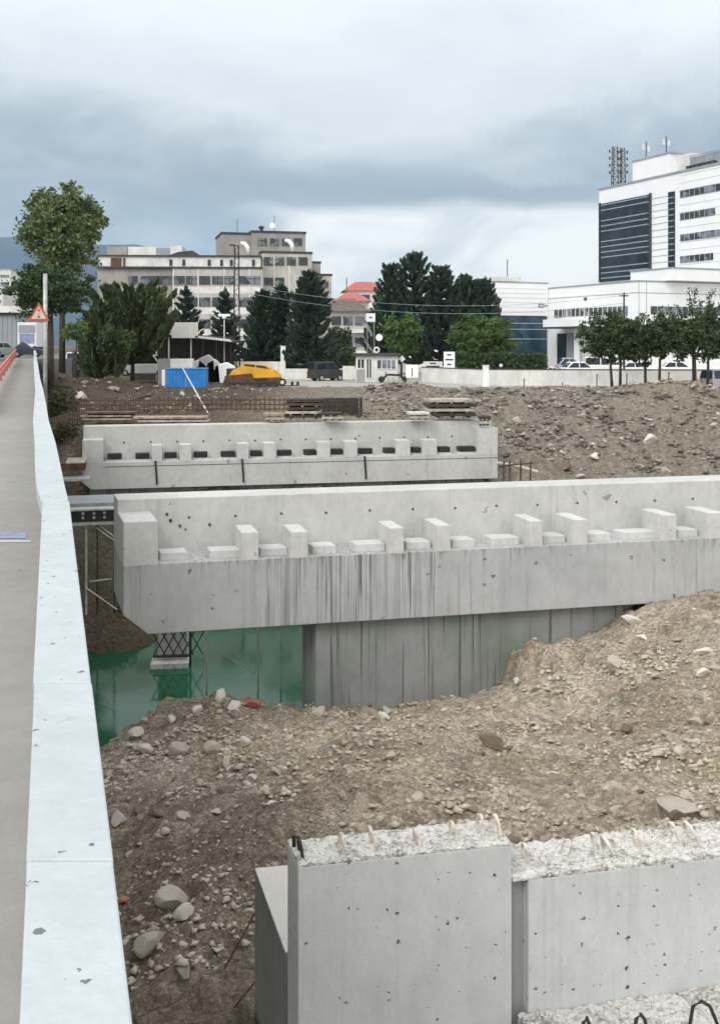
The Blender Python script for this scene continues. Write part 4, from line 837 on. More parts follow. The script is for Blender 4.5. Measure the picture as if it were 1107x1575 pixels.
for u1, va, vb in ((1150, 294, 0), (1099, 328.5, 0), (1150, 361, 0), (1096, 394.5, 0)):
    x0 = ft.x(1046); z = ft.z(va, x0); x1 = ft.x(u1); m = MB(); m.box(x0, x1, -.12, -.003, z-1.05, z); o = m.build('window_strip', 'glass', tw)
    for xx in np.arange(x0+1, x1-.3, 1.15): m = MB(); m.box(xx-.06, xx+.06, -.16, -.123, z-1.05, z); m.build('mullion', 'line', o)
# penthouse on the roof
xa, xb = ft.x(970), ft.x(1027); zp = ft.z(250, xa); m = MB(); m.box(xa, xb+.1, .3, 8, ztop+.36, zp); m.build('penthouse', 'white', tw)
m = MB(); m.box(xa-.1, xb+.4, .2, 8.2, zp+.003, zp+.3); m.build('penthouse_roof', 'greyr', tw)
xc = ft.x(1050); m = MB(); m.box(xb+.11, xc, 1.5, 8, ztop+.36, zp-.35); m.build('stair_head', 'whited', tw)
m = MB()
for xx in np.arange(xc+1, 44, 2.2): m.tube([(xx, 1.2, ztop+.3), (xx, 1.2, ztop+2.6)], .06, 5)
m.tube([(xc, 1.2, ztop+2.6), (46, 1.2, ztop+2.6)], .08, 5); m.box(xc, 46, 1.35, 1.4, ztop+.5, ztop+2.4); m.build('roof_screen', 'greyr', tw)
m = MB()
for xx in np.arange(xc, xc+6, 1.1): m.box(xx, xx+.8, .5, 1.1, ztop+.36, ztop+1.0)
m.build('roof_units', 'trim', tw)
def mast(u, v0, v1, Y, lab, w=1.1, n=7, mat='trim', name='antenna_mast', panels=True):
    x, z0, z1 = PX(u, Y), PZ(v1, Y), PZ(v0, Y); t = thing(name, lab, 'antenna', (x, Y, z0)); m = MB()
    for dx, dy in ((-.5, 0), (.5, 0), (0, .8)): m.tube([(dx*w, dy*w, z0), (dx*w*.7, dy*w*.7, z1)], .09, 4)
    for k in range(n):
        z = z0+(z1-z0)*k/n; zz = z0+(z1-z0)*(k+1)/n; m.tube([(-.45*w, 0, z), (.42*w, 0, zz)], .05, 4); m.tube([(.45*w, 0, z), (-.42*w, 0, zz)], .05, 4); m.tube([(-.45*w, 0, zz), (.45*w, 0, zz)], .05, 4)
    m.build('lattice', mat, t)
    if panels:
        m = MB()
        for k in range(4):
            z = z0+(z1-z0)*(.35+.17*k)
            for s in (-1, 1): m.box(s*w*.75-.12, s*w*.75+.12, -.2, 0, z, z+.5)
        m.build('antenna_panels', 'whited' if not panels == 2 else 'trim', t)
    return t
mast(945, 226, 290, 186, 'left rusty lattice antenna mast on the white tower roof', 1.3, 7, 'trim', panels=2); mast(957, 228, 288, 185, 'right lattice antenna mast on the white tower roof', 1.0, 7, 'rust', panels=2)
for u, v0, v1, lab in ((993, 218, 250, 'short forked aerial on the penthouse, left one'), (1024, 210, 238, 'short forked aerial on the penthouse, right one')):
    Y = 178; t = thing('roof_aerial', lab, 'antenna', (PX(u, Y), Y, PZ(v1, Y))); m = MB(); z0, z1 = PZ(v1, Y), PZ(v0, Y)
    m.tube([(0, 0, z0), (0, 0, z1)], .09, 5); m.build('pole', 'trim', t); m = MB(); m.box(-.6, -.35, -.1, .1, z1-1.4, z1-.4); m.box(.3, .55, -.1, .1, z1-1.7, z1-.7); m.box(-.6, .55, -.03, .03, z1-1.3, z1-1.2); m.build('panel', 'whited', t)

fb = Fr(PX(980, 125), 125, AW)            # near corner of the low block; its long front runs left and away (negative x), the other face along +y
lw = thing('hospital_wing', 'low white flat roofed wing with window bands and an entrance, below the tower', 'building', (fb.ox, fb.oy, CZ+GL), AW)
zl_t = PZ(433, 125); m = MB(); m.box(-19.2, 0, 0, 45, CZ+GL, zl_t); m.build('wall', 'white', lw)
m = MB(); m.box(-19.2, .08, -.08, 45, zl_t+.003, zl_t+.18); m.build('roof_edge', 'greyr', lw)
m = MB(); m.box(-19.2, .05, -.05, -.003, zl_t-1.35, zl_t-1.28); m.box(.003, .05, -.003, 45, zl_t-1.35, zl_t-1.28); m.build('cladding_joint', 'line', lw)
win_strip(fb, lw, 853, 476, 965, 471, 1.0, 16, 'glass', .12)
x0, _ = fb.at(900, 0); m = MB(); z = fb.z(460, x0); m.box(x0-.3, x0+.3, -.06, -.003, z-.2, z+.2); m.build('vent', 'trim', lw)
# face along +y : strip windows
def yat(u, x=0):                           # local y where photo column u meets the plane local x
    t_ = (u-U0)/F; return (t_*(fb.oy+fb.e[1]*x)-fb.ox-fb.e[0]*x)/(fb.n[0]-t_*fb.n[1])
y0, y1 = yat(1000), yat(1150); zw = PZ(471, fb.w(0, y0)[1]); m = MB(); m.box(.003, .12, y0, y1, zw-.95, zw); o = m.build('window_strip', 'glass', lw)
for yy_ in np.arange(y0+.9, y1, .95): m = MB(); m.box(.123, .16, yy_-.05, yy_+.05, zw-.95, zw); m.build('mullion', 'line', o)
for u in (981.5, 993): y = max(.1, yat(u)); m = MB(); m.box(.003, .05, y, y+.05, CZ+2, zl_t); m.build('wall_joint', 'line', lw)
# entrance canopy, door, columns
xa, xb = fb.x(866), fb.x(903); zc = fb.z(506, xa); m = MB(); m.box(xa, xb+3, -3.2, -.003, zc, zc+.22); m.build('canopy', 'trim', lw)
m = MB(); m.box(xa-.02, xb+3, -3.25, .0, zc+.225, zc+1.2); m.build('canopy_fascia', 'white', lw)
xa, xb = fb.x(857), fb.x(871); m = MB(); m.box(xa, xb, -.1, -.003, CZ+GL+.1, fb.z(513, xa)); m.build('door', 'dglass', lw)
xa, xb = fb.x(873), fb.x(882); m = MB(); m.box(xa, xb, -.15, -.003, CZ+GL+.1, fb.z(513, xa)); m.build('panel', 'greyr', lw)
xa = fb.x(884, -1.2); m = MB(); m.box(xa, xa+.5, -1.4, -.9, CZ+GL+.1, zc); m.build('column', 'white', lw)
# terrace storey set back
xt = fb.x(1033, 4.); m = MB(); xl_t = fb.x(969, 4.); m.box(xl_t, xt, 4.0, 30, zl_t+.19, fb.z(412.5, xt, 4.)); m.build('upper_storey', 'white', lw)
m = MB(); m.box(xl_t-.1, xt+.1, 3.9, 30, fb.z(412.5, xt, 4.)+.003, fb.z(412.5, xt, 4.)+.15); m.build('upper_roof_edge', 'greyr', lw)
# block C with the glass front
fC = Fr(PX(761, 138.4), 138.4, R(24.3)); cb = thing('hospital_annex', 'low white block with a blue striped glass front, left end of the white buildings', 'building', (fC.ox, fC.oy, CZ+GL), fC.a)
xw = fC.x(843)-.05; zC = PZ(434, 138.4); m = MB(); m.box(0, xw, 0, 22, CZ+GL, zC); m.build('wall', 'white', cb); m = MB(); m.box(-.08, xw, -.08, 22, zC+.003, zC+.15); m.build('roof_edge', 'greyr', cb)
m = MB(); m.box(-.12, fC.x(799), -.12, 3, zC+.153, zC+.75); m.build('raised_parapet', 'whited', cb)
za_ = fC.z(485, .5); m = MB(); m.box(.35, xw-.25, -.12, -.003, CZ+GL+.1, za_); gl = m.build('glass_front', 'bglass', cb)
for dz in (1.1, 1.9, 3.2): m = MB(); m.box(.35, xw-.25, -.2, -.123, za_-dz, za_-dz+.12); m.build('glazing_bar', 'line', gl)
m = MB()
for k in range(6): m.box(0.3, xw-.3, -.025, -.003, za_+.5+k*.62, za_+.53+k*.62)
m.build('cladding_joints', 'line', cb)
xs_, zs_ = fC.at(832, 470); m = MB(); m.tube([(xs_+.5*cos(a), -.06, zs_+.2*sin(a)) for a in np.linspace(.6, 5.9, 14)], .05, 5); m.tube([(xs_+.55, -.06, zs_), (xs_+.9, -.06, zs_+.05)], .06, 5); m.build('emblem', 'trim', cb)
m = MB(); m.tube([(fC.x(786), 1, zC+.7), (fC.x(786), 1, zC+3.2)], .06, 5); m.build('roof_rod', 'trim', cb)

# ------------------------------------------------------------------ stained office block, centre left
def windows(fr, parent, us, vt, h, w, mat='glass', frame='trim', y=0., lift=0.):
    for u in us:
        x = fr.x(u, y); z = fr.z(vt, x, y); m = MB(); m.box(x-w/2, x+w/2, y-.12, y-.003, z-h, z); o = m.build('window', mat, parent)
        m = MB(); m.box(x-.05, x+.05, y-.17, y-.123, z-h, z); m.box(x-w/2, x-.05, y-.17, y-.123, z-h*.35, z-h*.28); m.box(x+.05, x+w/2, y-.17, y-.123, z-h*.35, z-h*.28); m.build('window_frame', frame, o)
fo = Fr(PX(267, 184), 184, R(3)); ob = thing('office_block', 'long stained beige office block with rows of windows behind the trees, centre left', 'building', (fo.ox, fo.oy, CZ+GL), fo.a)
x0 = fo.x(150); x1 = fo.x(404); zt_ = PZ(413, 184); zlow = CZ+GL
m = MB(); m.box(x0, -.004, .35, 16, zlow, zt_-.05); m.build('left_wall', 'cream', ob)
m = MB(); m.box(0, x1, 0, 16, zlow, zt_); m.build('wall', 'creamw', ob)
m = MB(); m.box(x0-.1, x1, -.2, .345, zt_+.003, zt_+.35); m.build('cornice', 'trim', ob)
m = MB(); m.box(x0, x1-.5, 1.2, 15, zt_+.36, PZ(394, 184)); m.build('attic_storey', 'whited', ob)
m = MB(); m.box(x0-.2, x1-.3, .9, 15, PZ(394, 184)+.003, PZ(391.5, 184)); m.build('attic_roof', 'trim', ob)
for u0, u1 in ((171, 187), (190, 193)):
    xa, xb = fo.x(u0, 1.2), fo.x(u1, 1.2); m = MB(); m.box(xa, xb, 1.0, 1.197, zt_+.4, PZ(396, 184)); m.build('attic_opening', 'rust', ob)
for u in (263, 283, 322, 341, 356, 390):
    xa = fo.x(u, 1.2); m = MB(); m.box(xa-.25, xa+.25, 1.05, 1.197, zt_+.6, zt_+1.7); m.build('attic_window', 'dglass', ob)
windows(fo, ob, (276, 295, 315, 335, 353, 376, 392), 424.5, 1.5, 1.95); windows(fo, ob, (296, 315, 335, 353, 376, 392), 457.5, 1.6, 1.95); windows(fo, ob, (296, 315, 335, 353, 376, 392), 491, 1.6, 1.95)
windows(fo, ob, (205, 224, 238, 250, 261), 424.5, 1.5, 1.6, y=.35); windows(fo, ob, (205, 224, 238, 250, 261), 457.5, 1.5, 1.5, y=.35)
m = MB()
for u in (267, 305, 345, 384): x = fo.x(u); m.box(x-.12, x+.12, -.1, -.003, zlow, zt_)
m.build('pilasters', 'whited', ob)
m = MB()
for vv in (441, 473, 506): z = PZ(vv, 184); m.box(.2, x1-.1, -.04, -.003, z-1.2, z)
m.build('spandrels', 'whited', ob)
for ua, ub, va, mt in ((165, 196, 379, 'cream'), (197, 240, 379, 'whited'), (240, 262, 381, 'greyr'), (262, 280, 377, 'whited')):
    xa, xb = fo.x(ua, 5), fo.x(ub, 5); m = MB(); m.box(xa, xb-.01, 5, 12, PZ(391.5, 184)+.003, PZ(va, 188)); m.build('roof_room', mt, ob)
xa, xb = fo.x(258, 4), fo.x(284, 4); m = MB(); m.prism([(xa, PZ(391, 184)), (xb+3, PZ(391, 184)), (xb+1.5, PZ(384, 186)), (xb-1, PZ(386, 186))], 3.5, 4.9); m.build('small_roof', 'trim', ob)
fq = Fr(PX(396, 190), 190, R(14)); tb = thing('office_tower', 'stepped stained tower block with parapets, joined to the long office block', 'building', (fq.ox, fq.oy, zlow), fq.a)
def blk(u0, u1, vt, y0, y1, mat, name, cap=True):
    xa, xb = fq.x(u0, y0), fq.x(u1, y0); z = fq.z(vt, xa, y0); m = MB(); m.box(xa, xb, y0, y1, zlow, z); m.build(name, mat, tb)
    if cap: m = MB(); m.box(xa-.12, xb+.12, y0-.12, y1+.1, z+.003, z+.4); m.build('parapet', 'trim', tb)
    return xa, xb, z
blk(403, 480, 389, 0, 12, 'creamw', 'front_block'); blk(387, 470, 357.5, 3, 14, 'cream', 'upper_block'); blk(341, 386.5, 360, 4, 14, 'cream', 'rear_block'); blk(481, 493, 405, 5, 12, 'creamw', 'side_block'); blk(480.5, 510, 424, 3.2, 4.9, 'creamw', 'low_side_block')
windows(fq, tb, (413, 430, 448, 466), 395.5, 1.55, 1.7); windows(fq, tb, (413, 430), 427, 1.5, 1.7); windows(fq, tb, (403.5, 422, 440, 458), 366.5, 1.4, 1.6, y=3)
windows(fq, tb, (494, 502), 433, 1.2, .8, y=3.2); windows(fq, tb, (413, 430, 448, 466), 460, 1.5, 1.7)
m = MB(); m.box(fq.x(444), fq.x(446), -.1, -.003, zlow, fq.z(392, 5)); m.box(fq.x(421), fq.x(422.5), -.1, -.003, zlow, fq.z(392, 2)); m.build('pilasters', 'whited', tb)
for u, vt, vb, mt, lab in ((422, 332, 358, 'trim', 'thin roof antenna with a round dish on the stained tower'), (365, 337, 360, 'trim', 'thin aerial on the left part of the stained tower')):
    Y = 192; t = thing('roof_antenna', lab, 'antenna', (PX(u, Y), Y, PZ(vb, Y))); m = MB(); m.tube([(0, 0, PZ(vb, Y)), (0, 0, PZ(vt, Y))], .06, 5); m.build('pole', mt, t)
    if u == 422: m = MB(); m.disc((-.35, -.1, PZ(347, Y)), .55, 'y', .12, 12); m.build('dish', 'white', t)
t = thing('roof_vent', 'dark round vent on top of the stained tower', 'vent', (PX(402, 190), 190, PZ(358, 190))); m = MB(); m.tube([(0, 0, PZ(358, 190)), (0, 0, PZ(352, 190))], .3, 8); m.build('pipe', 'trim', t); m = MB(); m.tube([(0, 0, PZ(352.5, 190)), (0, 0, PZ(350, 190)), (0, 0, PZ(347, 190))], [.3, .65, .2], 10); m.build('cowl', 'trim', t)
for u, v, Y, lab in ((378, 382, 184.5, 'white curved flue on the left roof of the stained tower'), (446, 378, 183, 'white curved flue on the front parapet of the stained tower')):
    t = thing('white_flue', lab, 'flue', (PX(u, Y), Y, PZ(v+9, Y))); m = MB(); z = PZ(v, Y); m.tube([(-.9, 0, z+1), (-.2, 0, z+.8), (.3, 0, z+.2), (.4, 0, z-1)], [.25, .4, .4, .25], 8); m.build('pipe', 'white', t, smooth=True)

# ------------------------------------------------------------------ houses in the centre, left warehouse
def house(name, lab, u0, u1, Y, veave, vridge, mat, roof, deg=0, rows=2, cols=3, depth=9):
    fr = Fr(PX(u0, Y), Y, R(deg)); w = fr.x(u1); ze = PZ(veave, Y); zr = PZ(vridge, Y); t = thing(name, lab, 'house', (fr.ox, fr.oy, zlow), fr.a)
    m = MB(); m.box(0, w, 0, depth, zlow, ze); m.build('wall', mat, t)
    m = MB(); m.add([(-.6, -.6, ze), (w+.6, -.6, ze), (w+.6, depth+.6, ze), (-.6, depth+.6, ze), (w*.28, depth*.5, zr), (w*.72, depth*.5, zr)], [(0, 1, 5, 4), (1, 2, 5), (2, 3, 4, 5), (3, 0, 4), (3, 2, 1, 0)]); m.build('roof', roof, t)
    for r_ in range(rows):
        for c in range(cols):
            x = w*(c+.5)/cols; z = ze-.7-3.1*r_; m = MB(); m.box(x-.7, x+.7, -.1, -.003, z-1.3, z); m.build('window', 'glass', t)
        m = MB(); m.box(-.2, w+.2, -1.0, -.103, ze-3.1*(r_+1)+.0, ze-3.1*(r_+1)+.55); m.build('balcony', 'whited', t)
    return t
house('house', 'grey brown house with a dark hipped roof and pale balconies, between stained tower and conifers', 508, 562, 150, 479, 457, 'creamw', 'roofb', 2, 3, 3)
house('house', 'house with a bright red tiled roof rising behind the brown roofed one', 532, 592, 178, 447, 431, 'whited', 'roofr', 4, 3, 3)
house('house', 'small red brown roofed house below the bright red roof, left of the conifers', 518, 566, 165, 463, 449, 'creamw', 'roofr', 3, 2, 2)
t = thing('roof_antenna', 'thin aerial on the red roofed house', 'antenna', (PX(533, 178), 178, PZ(450, 178))); m = MB(); m.tube([(0, 0, PZ(450, 178)), (0, 0, PZ(427, 178))], .08, 5); m.build('pole', 'trim', t)
fw = Fr(PX(-60, 135), 135, R(0)); t = thing('warehouse', 'grey corrugated warehouse with a pale roof edge at the far left', 'building', (fw.ox, fw.oy, CZ-1.5)); xw = fw.x(32)
m = MB()
for k, x in enumerate(np.arange(0, xw-.3, .3)): m.box(x, x+.3, 0 if k % 2 else .07, 12, CZ-4, PZ(481, 135))
m.build('wall', 'greyr', t); m = MB(); m.prism([(-.3, PZ(481, 135)+.004), (xw+.4, PZ(481, 135)+.004), (xw+.1, PZ(471, 135)), (-.3, PZ(470, 135))], -.6, 12); m.build('roof', 'whited', t)
m = MB(); m.box(-.3, xw+.3, -.35, -.01, PZ(484, 135), PZ(481, 135)); m.build('gutter', 'trim', t)
house('house', 'white house behind the warning sign with a red band under its roof', 32, 56, 160, 487, 470, 'whited', 'greyr', 0, 1, 1)
for u, w_, vt, Y, lab in ((8, 18, 415, 420, 'pale distant apartment block at the far left behind the pine'), (-2, 14, 440, 380, 'second pale distant block at the left edge')):
    fr = FrU(u-w_/2, Y); xx = fr.x(u+w_/2); t = thing('apartment_block', lab, 'building', (fr.ox, fr.oy, zlow)); m = MB(); m.box(0, xx, 0, 10, zlow, PZ(vt, Y)); m.build('wall', 'whited', t)
    m = MB(); m.box(-.2, xx+.2, -.2, 10, PZ(vt, Y)+.003, PZ(vt, Y)+.5); m.build('roof', 'greyr', t)
    for k in range(8):
        z = PZ(vt, Y)-2-k*3; m = MB(); m.box(.6, xx-.6, -.1, -.003, z-1.2, z); m.build('window_strip', 'glass', t)

# ------------------------------------------------------------------ walls and fences
def wall(name, lab, pts, zt0, h, mat, th=.25, coping=True, cat='wall'):
    t = thing(name, lab, cat, (*pts[0], zlow))
    for (xa, ya), (xb, yb) in zip(pts[:-1], pts[1:]):
        L = math.hypot(xb-xa, yb-ya); dx, dy = (xb-xa)/L, (yb-ya)/L; nx_, ny_ = -dy*th, dx*th; ox, oy = pts[0]
        P = [(xa-ox, ya-oy), (xb-ox, yb-oy), (xb-ox+nx_, yb-oy+ny_), (xa-ox+nx_, ya-oy+ny_)]
        m = MB(); m.prismz(P, zlow-.6, zt0); m.build('wall_run', mat, t)
        if coping: m = MB(); m.prismz([(P[0][0]-nx_*.2, P[0][1]-ny_*.2), (P[1][0]-nx_*.2, P[1][1]-ny_*.2), (P[2][0]+nx_*.2, P[2][1]+ny_*.2), (P[3][0]+nx_*.2, P[3][1]+ny_*.2)], zt0+.003, zt0+.07); m.build('coping', 'trim', t)
    return t
pw = wall('perimeter_wall', 'long low white wall with a dark coping before the hospital grounds', [(PX(648, 100), 100), (PX(745, 90.5), 90.5), (PX(1200, 88.5), 88.5)], PZ(569, 90), 0, 'whited')
for u, vt, Y, lab in ((747, 563, 88, 'white square post standing against the perimeter wall'), (436, 533, 108, 'tall white post by the central fence'), (408, 568, 98, 'grey pair of posts right of the yellow machine')):
    fr = FrU(u-4.5 if u != 408 else 402, Y); w = fr.x(u+4.5 if u != 436 else u+3); zg = ground(fr.ox, Y); t = thing('white_post', lab, 'post', (fr.ox, Y, zg)); m = MB()
    if u == 408: fr = FrU(421, 96); t.location = (fr.ox, 96, ground(fr.ox, 96)); m.box(0, .4, 0, .3, root_z(t), PZ(557, 96)); m.box(.5, .95, 0, .3, root_z(t), PZ(557, 96)); m.build('posts', 'whited', t); t['label'] = 'pair of pale grey posts right of the yellow machine'
    else: m.box(0, w, 0, .4, zg, PZ(vt, Y)); m.build('post_body', 'white', t, .01); m = MB(); m.box(-.04, w+.04, -.04, .44, PZ(vt, Y)+.003, PZ(vt, Y)+.08); m.build('cap', 'whited', t)
wall('fence_wall', 'low white wall running between the central conifers and the dark parked van', [(PX(436, 107), 107), (PX(547, 107), 107)], PZ(567, 107), 0, 'whited', coping=False)
wall('fence_wall', 'white wall stretch behind the yellow machine left of the tall white post', [(PX(330, 109), 109), (PX(432, 109), 109)], PZ(556, 109), 0, 'whited', coping=False)
t = thing('railing_fence', 'white pillars with dark railings seen under the central conifers', 'fence', (PX(375, 116), 116, zlow)); fr = FrU(375, 116)
for u in (391, 404, 420, 452, 462, 470, 500): x = fr.x(u); m = MB(); m.box(x-.35, x+.35, 0, .4, zlow, PZ(538, 116)); m.build('pillar', 'white', t)
m = MB()
for x in np.arange(0, fr.x(520), .22): m.box(x, x+.04, .15, .19, zlow, PZ(541, 116))
m.box(0, fr.x(520), .13, .148, PZ(542, 116), PZ(541, 116)); m.build('railing', 'trim', t)
# thin posts before the perimeter wall
for i, (u, vt, lab) in enumerate(((864, 588, 'short dark stake left before the white wall'), (917, 575, 'upright dark stake in the middle before the white wall'), (963, 574, 'thin stake between the second and third street tree'), (1026, 572, 'slanting thin stake right of the thickest street tree'), (805, 582, 'short leaning stake at the left before the white wall'))):
    Y = 84; x = PX(u, Y); zg = ground(x, Y)-.05; m = MB(); m.tube([(0, 0, zg), ((.12 if u == 1026 else .03), 0, PZ(vt, Y))], .045, 6); o = m.build('stake', 'rust' if i % 2 else 'trim', None, loc=(x, Y, zg)); tag(o, lab, 'stake', 'stakes before the white wall')
fr = FrU(1050, 85); t = thing('low_rail', 'low dark tube rail before the white wall, left of the silver van', 'rail', (fr.ox, 85, ground(fr.ox, 85)-.05)); xx = fr.x(1082); zr = PZ(586, 85)
m = MB(); m.tube([(0, 0, root_z(t)), (0, 0, zr), (xx, 0, zr), (xx, 0, root_z(t))], .05, 6); m.build('tube', 'trim', t)

# ------------------------------------------------------------------ vehicles
def car(name, lab, u, Y, deg, L, W, H, paintm, style='hatch', zb=None, cat='car', group=None):
    x = PX(u, Y); zb = ground(x, Y)+.02 if zb is None else zb; t = thing(name, lab, cat, (x, Y, zb), R(deg), group); h = H-.22
    if style == 'van': low = [(-L/2, .25), (L/2, .25), (L/2, .75), (L/2-.12, 1.0), (L/2-.75, 1.12), (-L/2+.03, 1.12)]; cab = [(L/2-.75, 1.10), (L/2-1.45, H), (-L/2+.15, H), (-L/2+.03, 1.10)]
    elif style == 'hatch': low = [(-L/2, .28), (L/2, .25), (L/2+.02, .62), (L/2-.35, .82), (L/2-1.15, .93), (-L/2+.1, .98), (-L/2-.02, .7)]; cab = [(L/2-1.1, .92), (L/2-1.85, H), (-L/2+.75, H), (-L/2+.12, .96)]
    else: low = [(-L/2, .28), (L/2, .25), (L/2+.02, .6), (L/2-.3, .78), (L/2-1.2, .9), (-L/2+.6, .95), (-L/2, .9)]; cab = [(L/2-1.2, .89), (L/2-1.95, H), (-L/2+1.2, H), (-L/2+.6, .94)]
    def pr(poly, w0, w1=None, zs=0.):
        m = MB(); n = len(poly); w1 = w0 if w1 is None else w1; zm = max(q[1] for q in poly); zn = min(q[1] for q in poly)
        ww = lambda z: w0+(w1-w0)*(z-zn)/(zm-zn); vs = [(a, -ww(z)/2, z+zb) for a, z in poly]+[(a, ww(z)/2, z+zb) for a, z in poly]
        m.add(vs, [tuple(range(n)), tuple(range(2*n-1, n-1, -1))]+[((i+1) % n, i, i+n, (i+1) % n+n) for i in range(n)]); return m
    body = pr(low, W).build('body', paintm, t, .06); pr(cab, W-.06, W-.34).build('cabin', paintm, t, .05)
    # glass: the same outline shrunk, slightly proud of the cabin sides, and windscreen / rear panes
    cx = sum(q[0] for q in cab)/4; zlo, zhi = cab[0][1]+.07, H-.10; f = lambda a, z: a
    a0, a1 = cab[0][0]-.18, cab[1][0]-.03; b0, b1 = cab[3][0]+.16, cab[2][0]+.06
    w0, w1 = W-.06-.28*.12, W-.34+.28*.12; 
    for s, nm in ((-1, 'side_glass'), (1, 'side_glass')):
        m = MB(); y0, y1 = s*(w0/2+.012), s*(w1/2+.012); mid = (a0+b0)/2; th = -s*.02
        for p, q in (((b0, b1), (mid-.05, mid-.05)), ((mid+.05, mid+.05), (a0, a1))):
            vs = [(p[0], y0, zlo+zb), (q[0], y0, zlo+zb), (q[1], y1, zhi+zb), (p[1], y1, zhi+zb)]; vs += [(a, y+th, z) for a, y, z in vs]
            m.add(vs, [(0, 1, 2, 3), (7, 6, 5, 4), (0, 4, 5, 1), (1, 5, 6, 2), (2, 6, 7, 3), (3, 7, 4, 0)])
        m.build(nm, 'dglass', t)
    for (p, q, s) in ((cab[0], cab[1], 1), (cab[3], cab[2], -1)):
        d = np.array([q[0]-p[0], q[1]-p[1]]); pa = np.array(p)+d*.12; pb = np.array(p)+d*.88; o_ = s*.03; m = MB()
        vs = [(pa[0]+o_, -w0/2+.12, pa[1]+zb), (pa[0]+o_, w0/2-.12, pa[1]+zb), (pb[0]+o_, w1/2-.1, pb[1]+zb), (pb[0]+o_, -w1/2+.1, pb[1]+zb)]; vs += [(a-s*.02, y, z) for a, y, z in vs]
        m.add(vs, [(0, 1, 2, 3), (7, 6, 5, 4), (0, 4, 5, 1), (1, 5, 6, 2), (2, 6, 7, 3), (3, 7, 4, 0)]); m.build('windscreen' if s > 0 else 'rear_window', 'dglass', t)
    for sx in (-1, 1):
        for sy in (-1, 1):
            c = (sx*(L/2-.8), sy*(W/2-.09), zb+.31); m = MB(); m.disc(c, .31, 'y', .22, 16); w = m.build('wheel', 'black', t); m = MB(); m.disc((c[0], c[1]+sy*.115, c[2]), .19, 'y', .03, 12); m.build('rim', 'cars', w)
    for sy in (-1, 1):
        m = MB(); m.box(L/2-.03, L/2+.03, sy*(W/2-.28)-.16, sy*(W/2-.28)+.16, zb+.55, zb+.70); m.build('headlight', 'lampw', t)
        m = MB(); m.box(-L/2-.035, -L/2+.03, sy*(W/2-.16)-.1, sy*(W/2-.16)+.1, zb+.62, zb+.88); m.build('tail_light', 'lampred', t)
    m = MB(); m.box(-L/2-.04, L/2+.05, -W/2+.06, W/2-.06, zb+.26, zb+.40); m.build('bumper', 'trim', t, .02)
    return t
car('parked_van', 'dark van parked by the low white fence wall, left of the kiosk', 503, 103, 28, 3.6, 1.75, 1.9, 'carg', 'van', cat='van')
zc_ = CZ+GL+.1; zhs = PZ(569, 112)-.55
car('parked_car', 'white hatchback behind the perimeter wall, in front of the entrance', 893, 103, 12, 3.9, 1.7, 1.55, 'carw', 'hatch', zb=zc_+.25)
car('parked_car', 'white van behind the perimeter wall, right of the white hatchback', 929, 108, -14, 4.2, 1.8, 1.95, 'carw', 'van', zb=zc_+.25, cat='van')
car('parked_car', 'low white car nose behind the wall at the corner of the glass front', 851, 106, 4, 3.4, 1.7, 1.3, 'carw', 'sedan', zb=zc_)
car('parked_car', 'grey car behind the hatchback at the entrance steps', 880, 114, 0, 3.6, 1.7, 1.75, 'cars', 'hatch', zb=zc_+.3)
car('parked_car', 'pale car half hidden behind the third street tree trunk', 978, 108, 10, 4., 1.7, 1.5, 'carw', 'hatch', zb=zc_+.2)
car('parked_car', 'pale car behind the wall between fourth and fifth street trees', 1045, 108, -8, 4., 1.7, 1.55, 'carw', 'hatch', zb=zc_+.2)
car('parked_van', 'silver van cut off by the right edge, in front of the white wall', 1116, 84, 20, 4.0, 1.8, 1.9, 'cars', 'van', zb=PZ(604, 84), cat='van')
car('parked_car', 'dark navy car on the road at the far end of the path', 42, 104, 12, 3.4, 1.65, 1.5, 'carb', 'sedan', zb=rz_+.01)
car('parked_car', 'silver car at the left edge behind the red guard rail', 1, 102, 70, 4.0, 1.7, 1.5, 'cars', 'hatch', zb=rz_+.01)
car('parked_van', 'white van parked under the trees left of the shed', 135, 96, 4, 3.8, 1.75, 1.9, 'carw', 'van', cat='van', zb=CZ-2.6)
car('parked_van', 'long white van parked under the left part of the shed roof', 222, 98, 2, 4.8, 1.8, 2.0, 'carw', 'van', cat='van', zb=CZ-2.95)
# white lorry seen end on
Y = 120; t = thing('lorry', 'white box lorry with a blue lower panel behind the navy car', 'lorry', (PX(42, Y), Y, rz_), R(0)); zz = rz_
m = MB(); m.box(-1.1, 1.1, 0, 5, zz+1.0, PZ(496, Y)); m.build('cargo_box', 'carw', t, .04); m = MB(); m.box(-.85, .85, -.05, -.003, PZ(528, Y), PZ(513, Y)); m.build('lower_panel', 'pathblue', t)
m = MB(); m.box(-.95, .95, -.06, -.004, PZ(511.5, Y), PZ(500, Y)); m.build('door_panel', 'greyr', t); m = MB(); m.box(-1.05, 1.05, .05, 6.6, zz+.55, zz+.98); m.build('chassis', 'dsteel', t)
m = MB(); m.box(-1.05, 1.05, 5.1, 6.7, zz+1.0, zz+2.6); m.build('cab', 'carw', t, .08)
for sx in (-1, 1):
    for y_ in (.9, 5.8): m = MB(); m.disc((sx*.9, y_, zz+.5), .48, 'x', .28, 16); m.build('wheel', 'black', t)
for sx in (-1, 1): m = MB(); m.box(sx*.9-.12, sx*.9+.12, -.04, -.003, zz+1.02, zz+1.16); m.build('tail_light', 'lampred', t)
